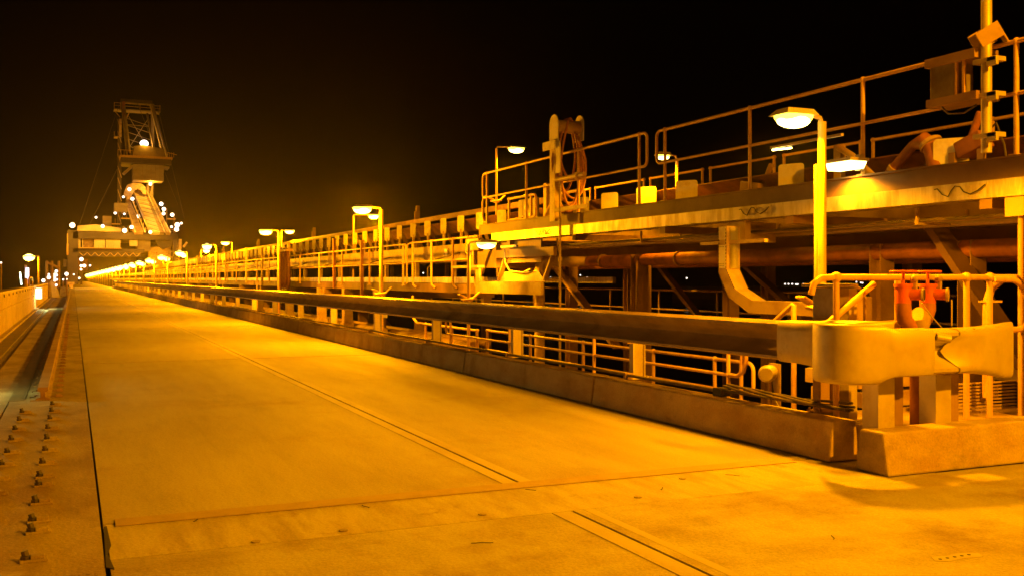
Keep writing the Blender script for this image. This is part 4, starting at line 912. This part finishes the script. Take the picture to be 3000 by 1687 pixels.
for (a, b) in (((354, 302), (367, 458)), ((361, 302), (376, 455)), ((440, 302), (468, 436)), ((446, 302), (485, 460)), ((362, 345), (374, 452)), ((430, 330), (445, 436))):
    MB().bar((mx(a[0]), MY + 2, mz(a[1])), (mx(b[0]), MY - 1.2, mz(b[1])), 0.28).build('stay', CRANEL if a[0] > 430 else CRANE, sh)
MB().bar((mx(372), MY + 3, mz(440)), (mx(436), MY + 3, mz(340)), 0.1).bar((mx(376), MY + 3, mz(340)), (mx(440), MY + 3, mz(440)), 0.1).bar((mx(370), MY + 3, mz(364)), (mx(436), MY + 3, mz(366)), 0.1).build('cross_brace', CRANE, sh)
# counterweight platform
MB().prof([(mx(384), mz(463)), (mx(388), mz(434)), (mx(415), mz(430)), (mx(478), mz(438)), (mx(480), mz(463))], 'y', MY - 1, MY + 5).build('machinery_house', CRANE, sh)
mb(346, 501, 463, 469, -2, 6).build('platform_edge', HAND, sh)
mb(350, 498, 469.5, 484, -1.8, 6).build('platform_beam', CRANED, sh)
for u in list(range(340, 386, 9)) + list(range(486, 508, 6)): mb(u, u + 1, 449, 464, -2, -1.9).build('rail_post', HAND, sh)
MB().bar((mx(340), MY - 2, mz(449)), (mx(386), MY - 2, mz(449)), 0.08).build('top_rail', HAND, sh)
MB().bar((mx(486), MY - 2, mz(450)), (mx(514), MY - 2, mz(456)), 0.08).build('top_rail', HAND, sh)
mb(386, 476, 486, 532, -1, 4).build('counterweight', CRANE, sh)
for u in (399, 412, 425, 438, 451, 464): mb(u, u + 1, 487, 531, -1.04, -1.0).build('weight_joint', BROWN, sh)
MB().prof([(mx(356), mz(510)), (mx(384), mz(486)), (mx(386), mz(492)), (mx(362), mz(514))], 'y', MY, MY + 3).build('knee_brace', CRANE, sh)
mb(476, 493, 489, 494, -1, 3).build('bracket', CRANE, sh)
# inclined boom conveyor
def boom(u0, v0, u1, v1, wa, wb, y0, y1, m, name, dz=0.5):
    pts = [(mx(u0), y0, mz(v0)), (mx(u0 + wa), y0, mz(v0)), (mx(u1 + wb), y1, mz(v1)), (mx(u1), y1, mz(v1))]
    vs = pts + [(p[0], p[1] + 1.2, p[2] - dz) for p in pts]
    MB().add([(v[0], MY + v[1], v[2]) for v in vs], [(0, 1, 2, 3), (7, 6, 5, 4), (0, 4, 5, 1), (1, 5, 6, 2), (2, 6, 7, 3), (3, 7, 4, 0)]).build(name, m, sh)
boom(391, 552, 434, 682, 34, 28, 6, -3, CRANEL, 'boom_belt')
boom(368, 575, 388, 682, 12, 26, 6, -2.5, STEEL, 'boom_walkway')
boom(424, 552, 462, 682, 8, 14, 6, -3, CRANE, 'boom_side')
boom(437, 560, 482, 682, 11, 12, 6, -3, STEEL, 'boom_walkway')
for (a, b) in (((383, 570), (418, 684)), ((393, 556), (436, 684)), ((431, 552), (476, 684)), ((443, 562), (492, 684)), ((369, 590), (389, 684))):
    MB().bar((mx(a[0]), MY + 5.4, mz(a[1])), (mx(b[0]), MY - 3.6, mz(b[1])), 0.16).build('boom_rail', CRANEL, sh)
for k in range(9):
    t = k / 8.0; u = 383 + 35 * t; v = 572 + 108 * t
    MB().bar((mx(u), MY + 5 - 8.4 * t, mz(v)), (mx(u + 1), MY + 5 - 8.4 * t, mz(v - 10)), 0.09).build('boom_rail_post', HAND, sh)
    MB().bar((mx(u + 60), MY + 5 - 8.4 * t, mz(v - 6)), (mx(u + 61), MY + 5 - 8.4 * t, mz(v - 16)), 0.09).build('boom_rail_post', HAND, sh)
hd = [(mx(u), mz(v)) for u, v in [(362, 566), (372, 540), (392, 533), (416, 535), (428, 545), (430, 566), (421, 566), (414, 556), (404, 550), (394, 556), (386, 572), (364, 576)]]
MB().prof(hd, 'y', MY + 4, MY + 7).build('boom_head', STEEL, sh)
mb(432, 452, 532, 572, 5, 8).bx(mx(440), mx(444), MY + 5, MY + 6, mz(560), mz(520)).build('hanger', CRANE, sh)
mb(370, 383, 572, 584, 3, 4).build('access_deck', STEEL, sh)
for k in range(9):
    v0, v1 = 352 + k * 34, 352 + (k + 1) * 34
    MB().bar((mx(343), MY + 2.4, mz(v0)), (mx(354), MY + 2.4, mz(v1)), 0.12).build('mast_ladder', STEEL, sh)
for k in range(5):
    v0 = 345 + k * 20
    MB().bar((mx(369), MY + 3, mz(v0)), (mx(440), MY + 3, mz(v0 + 20)), 0.09).build('cross_brace', CRANE, sh)
for (a, b) in (((400, 300), (520, 600)), ((460, 302), (540, 640)), ((350, 300), (232, 664)), ((355, 470), (260, 664))):
    MB().bar((mx(a[0]), MY + 2, mz(a[1])), (mx(b[0]), MY, mz(b[1])), 0.07).build('cable', CRANED, sh)
for k in range(8):
    u0 = 232 + k * 22
    MB().bar((mx(u0), MY - 0.1, mz(742)), (mx(u0 + 11), MY - 0.1, mz(753)), 0.12).bar((mx(u0 + 11), MY - 0.1, mz(753)), (mx(u0 + 22), MY - 0.1, mz(742)), 0.12).build('lattice', STEEL, sh)
for k in range(10):
    t = k / 10.0; ua, va = 393 + 43 * t, 556 + 128 * t; ub, vb = 431 + 45 * (t + 0.1), 552 + 132 * (t + 0.1)
    MB().bar((mx(ua), MY + 5.2 - 9 * t, mz(va)), (mx(ub), MY + 5.2 - 9 * (t + 0.1), mz(vb)), 0.10).build('boom_idler', BROWN, sh)
# right hand works
mb(486, 514, 640, 642, 0, 2).bx(mx(486), mx(487), MY, MY + .2, mz(682), mz(610)).bx(mx(508), mx(509), MY, MY + .2, mz(682), mz(632)).build('access_deck', HAND, sh)
MB().prof([(mx(455), mz(703)), (mx(510), mz(703)), (mx(500), mz(722)), (mx(478), mz(730)), (mx(460), mz(718))], 'y', MY + 1, MY + 3).build('chute', CRANED, sh)
MB().bar((mx(536), MY, mz(724)), (mx(548), MY, mz(709)), 0.6, 0.4).bar((mx(526), MY, mz(736)), (mx(527), MY, mz(700)), 0.5).build('boom_tip', STEEL, sh)
mb(400, 440, 703, 735, 2, 6).build('transfer_tower', CRANE, sh)
mb(440, 505, 722, 800, 4, 9).build('transfer_tower', STEEL, sh)
for u in range(444, 520, 9): mb(u, u + 2, 735, 830, 1, 1.4).build('tower_post', STEEL, sh)
for v in (735, 752, 770): mb(440, 520, v, v + 3, 0.8, 1.2).build('tower_rail', STEEL, sh)
mb(197, 200, 690, 750, -0.6, -0.2).bx(mx(196), mx(201), MY - .8, MY - .3, mz(750), mz(718)).build('leg_ladder', HAND, sh)
mb(187, 196, 762, 784, -0.5, 0.5).build('operator_box', CRANED, sh)
mb(222, 260, 755, 790, 19, 19.5).build('rear_panel', BROWN, sh)
lampsW = [(212, 669, .62), (296, 670, .42), (358, 681, .55), (378, 671, .45), (432, 684, .42), (387, 582, .45), (378, 554, .45), (404, 633, .48), (441, 536, .42), (467, 600, .5), (475, 615, .48), (474, 628, .42), (500, 631, .48), (494, 668, .3), (511, 662, .6), (509, 675, .55), (523, 657, .3), (339, 616, .32), (336, 625, .35), (363, 627, .28), (360, 577, .3), (280, 639, .3), (237, 763, .45), (245, 781, .4), (236, 781, .3), (236, 791, .25), (261, 780, .22), (231, 815, .25), (216, 805, .2)]
for i, (u, v, r) in enumerate(lampsW):
    y = -4.5 if v > 640 else (-2 if u > 455 else 3)
    lo = MB().ball((mx(u), MY + y, mz(v)), r * 0.72, 12, 8).build('flood_lamp', WHITE, sh)
    if i in (0, 2, 4, 7, 8, 9, 14, 22): lamp_light(lo, (mx(u), MY + y - 1.6, mz(v) - 0.4), 2600 if i in (0, 2) else 1500, (1.0, 0.42, 0.02), 0.3, 0 if i in (0, 2, 4, 8) else 150)
big = MB().ball((mx(420), MY + 1, mz(421)), (0.75, 0.6, 0.65), 14, 10).build('mast_lamp', WHITE, sh)
lamp_light(big, (mx(420), MY - 1.2, mz(424)), 550, (1.0, 0.42, 0.02), 0.4)
for u, v in ((316, 778),):
    pass

# ------------------------------------------------------------------ far left: harbour bits beyond the wall
def hx(u, y):  # lateral place on the line of sight at distance y along the road
    a = (u - 1500) / 2900.0; return y * (0.40538 + a * 0.91415) / (0.91415 - a * 0.40538)
lamp(-3.2, 112, 3.9, -0.9, PW * 1.2, 'sodium lamp on a yellow pole behind the left parapet wall', 0, 0.09, None, (1.15, 0.85), False, None, True)
ql = thing('quay_lamp', (-9.0, 100, 0), 'single bright star like lamp beyond the left wall, near the picture edge', 'lamp')
MB().cyl((-13.2, 100, -3), (-13.2, 100, 2.3), 0.12, 8).build('pole', BROWN, ql)
MB().ball((-13.2, 99.8, 2.6), (0.62, 0.4, 0.45), 14, 10).build('lens', LENSF, ql)
lamp_light(ql, (-13.2, 99.0, 2.6), 2500, (1.0, 0.55, 0.12), 0.3)
wc = thing('light_cabinet', (-2.1, 62, 1.2), 'glowing white light cabinet hung on the parapet wall at left', 'light cabinet')
MB().bx(-1.88, -1.62, 60.5, 61.4, 0.55, 1.10).build('cabinet', emat('cabinet face', (1.0, 0.95, 0.7), 3.0), wc, bevel=0.03)
MB().bx(-1.9, -1.58, 61.45, 61.55, 0.5, 1.15).build('back_plate', GALV, wc)
lamp_light(wc, (-1.3, 60.2, 0.6), 60, (0.95, 1.0, 0.32), 0.08)
tl2 = thing('tube_light', (-2.6, 64, 1.3), 'upright violet white fluorescent tube beyond the wall at left', 'tube light')
MB().cyl((-2.35, 62, 1.35), (-2.35, 62, 2.25), 0.09, 10).build('tube', TUBE, tl2)
MB().bx(-2.5, -2.38, 62.05, 62.2, 1.27, 2.4).build('backing', GALV, tl2)
t3 = thing('tube_light', (-3.0, 64, 1.3), 'slim green white fluorescent tube left of the violet one', 'tube light')
MB().cyl((-2.65, 62, 1.3), (-2.72, 62, 2.0), 0.035, 8).build('tube', GLOWG, t3)
hp = thing('hoop_barrier', (-2.05, 58, 1.27), 'yellow bent pipe hoop standing on the wall coping at left', 'barrier')
MB().tube([(-2.05, 56, 1.27), (-2.05, 56, 1.55), (-2.05, 56.5, 1.7), (-2.05, 60, 1.7), (-2.05, 60.6, 1.55), (-2.05, 60.6, 1.27)], 0.05, 10).build('hoop', HAND, hp, smooth=True)
hp2 = thing('bollard', (-2.05, 52, 1.27), 'stubby yellow bollard on the wall coping left of the pipe hoop', 'bollard')
MB().cyl((-2.05, 52, 1.27), (-2.05, 52, 1.62), 0.10, 12).ball((-2.05, 52, 1.62), (0.10, 0.10, 0.05)).build('post', HAND, hp2, smooth=True)
# unseen greenish lamp, added to throw the pale patches across the trough
gl = thing('added_lamp', (-1.85, 17.2, 0.6), 'small greenish added lamp out of view on the near parapet wall, lighting the trough', 'added lamp')
MB().bx(-1.89, -1.84, 15.6, 15.9, 0.45, 0.6).build('lens', GLOWG, gl)
lamp_light(gl, (-1.68, 15.75, 0.5), 75, (0.95, 0.95, 0.22), 0.06)
# quay clutter
qb = thing('quay_shed', (-16, 105, -3), 'pale quay shed and railings beyond the left wall under the star like lamp', 'shed')
MB().bx(-13.5, -9.0, 104, 112, -4, 2.3).build('wall', CRANEL, qb)
for i in range(12): MB().bx(-19.0 + i * 0.5, -18.8 + i * 0.5, 106, 106.1, -2, 2.2).build('rail_post', CRANEL, qb)
qd = MB().bx(-60, -9, 90, 400, -4.6, -4).build('quay', BROWN, kind='structure')
for i, (u, v, r, y) in enumerate([(143, 804, .16, 90), (143, 813, .2, 90), (165, 795, .2, 95), (165, 806, .16, 95), (166, 819, .14, 95), (165, 835, .18, 95), (195, 803, .22, 100), (185, 819, .12, 100), (196, 818, .12, 100), (3, 770, .2, 120), (127, 822, .2, 80)]):
    X_ = hx(u, y); d_ = X_ * 0.40538 + y * 0.91415; z_ = 1.65 + (816 - v) * d_ / 2900
    t = thing('quay_light', (X_, y, -3), 'small white lamp in the cluster between the left wall and the ship loader leg' if v > 780 else 'tiny lone bluish lamp at the left picture edge', 'lamp', 'small quay lamps at left')
    MB().ball((X_, y, z_), r * random.uniform(0.5, 0.8), 10, 7).build('bulb', WHITE, t)
    MB().cyl((X_, y + 0.3, -3.5), (X_, y + 0.3, z_), 0.06, 6).build('pole', BROWN, t)
tbx = thing('tube_light', (hx(160, 92), 92, 0), 'upright white fluorescent tube in the lamp cluster before the ship loader', 'tube light')
MB().cyl((hx(160, 92), 92, 1.4), (hx(160, 92), 92, 2.1), 0.07, 8).build('tube', WHITE, tbx)
fr = thing('lamp_gantry', (-5.5, 95, 0), 'brown steel frame carrying small lamps, left of the ship loader leg', 'frame')
for u in (137, 152, 172): MB().cyl((hx(u, 97), 97, -3), (hx(u, 97), 97, 3.2), 0.12, 8).build('post', STEEL, fr)
MB().bar((hx(137, 97), 97, 3.1), (hx(172, 97), 97, 2.6), 0.2).bar((hx(137, 97), 97, 1.8), (hx(172, 97), 97, 1.6), 0.16).build('beam', STEEL, fr)
mch = thing('rail_buffer', (-0.9, 110, 0), 'pale green machine end standing on the trough in front of the ship loader leg', 'machine')
MB().prof([(-1.7, 0.0), (-1.05, 0.0), (-1.15, 0.5), (-1.5, 1.3), (-1.8, 1.5)], 'y', 95, 96).build('body', PLATE, mch)
MB().bx(-1.0, -0.6, 96, 97, 0.03, 0.9).build('frame', BOXP, mch)
# dark mark across the far road and a low vehicle-like block, ahead of the loader
# distant ship and shore lights seen between the columns at right
sp = [(2000 + u, v) for u, v in [(300, 832), (310, 832), (321, 832), (332, 833), (337, 833), (353, 832), (255, 815), (509, 826), (522, 828), (527, 829), (257, 816), (12, 815)]] + [(1613, 813), (1672, 812), (1547, 812), (1720, 813), (1700, 806), (1240, 800)]
for i, (u, v) in enumerate(sp):
    y = 420 if u > 1900 else 520
    X_ = hx(u, y); d_ = X_ * 0.40538 + y * 0.91415; z_ = 1.65 + (816 - v) * d_ / 2900
    o = MB().ball((X_, y, z_), 0.42, 8, 6).build('shore_lamp', WHITE)
    tag(o, 'tiny far off shore light seen in the dark gaps under the gallery', 'lamp', 'far shore lights under the gallery')
MB().bx(300, 800, 380, 460, -9, -2.5).build('far_shore', BROWN, kind='structure')

# ------------------------------------------------------------------ haze
hz = MB().bx(-950, 950, -160, 1550, -10.2, 36).build('haze', JOINT, kind='stuff')
hm = bpy.data.materials.new('haze'); hm.use_nodes = True; n = hm.node_tree.nodes; n.clear()
om = n.new('ShaderNodeOutputMaterial'); pv = n.new('ShaderNodeVolumePrincipled')
pv.inputs['Color'].default_value = (0.95, 0.90, 0.82, 1); pv.inputs['Density'].default_value = 0.00017; pv.inputs['Anisotropy'].default_value = 0.88
hm.node_tree.links.new(pv.outputs[0], om.inputs['Volume'])
hz.data.materials.clear(); hz.data.materials.append(hm); hz.display_type = 'WIRE'
hz['label'] = 'thin dusty night haze glowing around the lamps'; hz['category'] = 'haze'
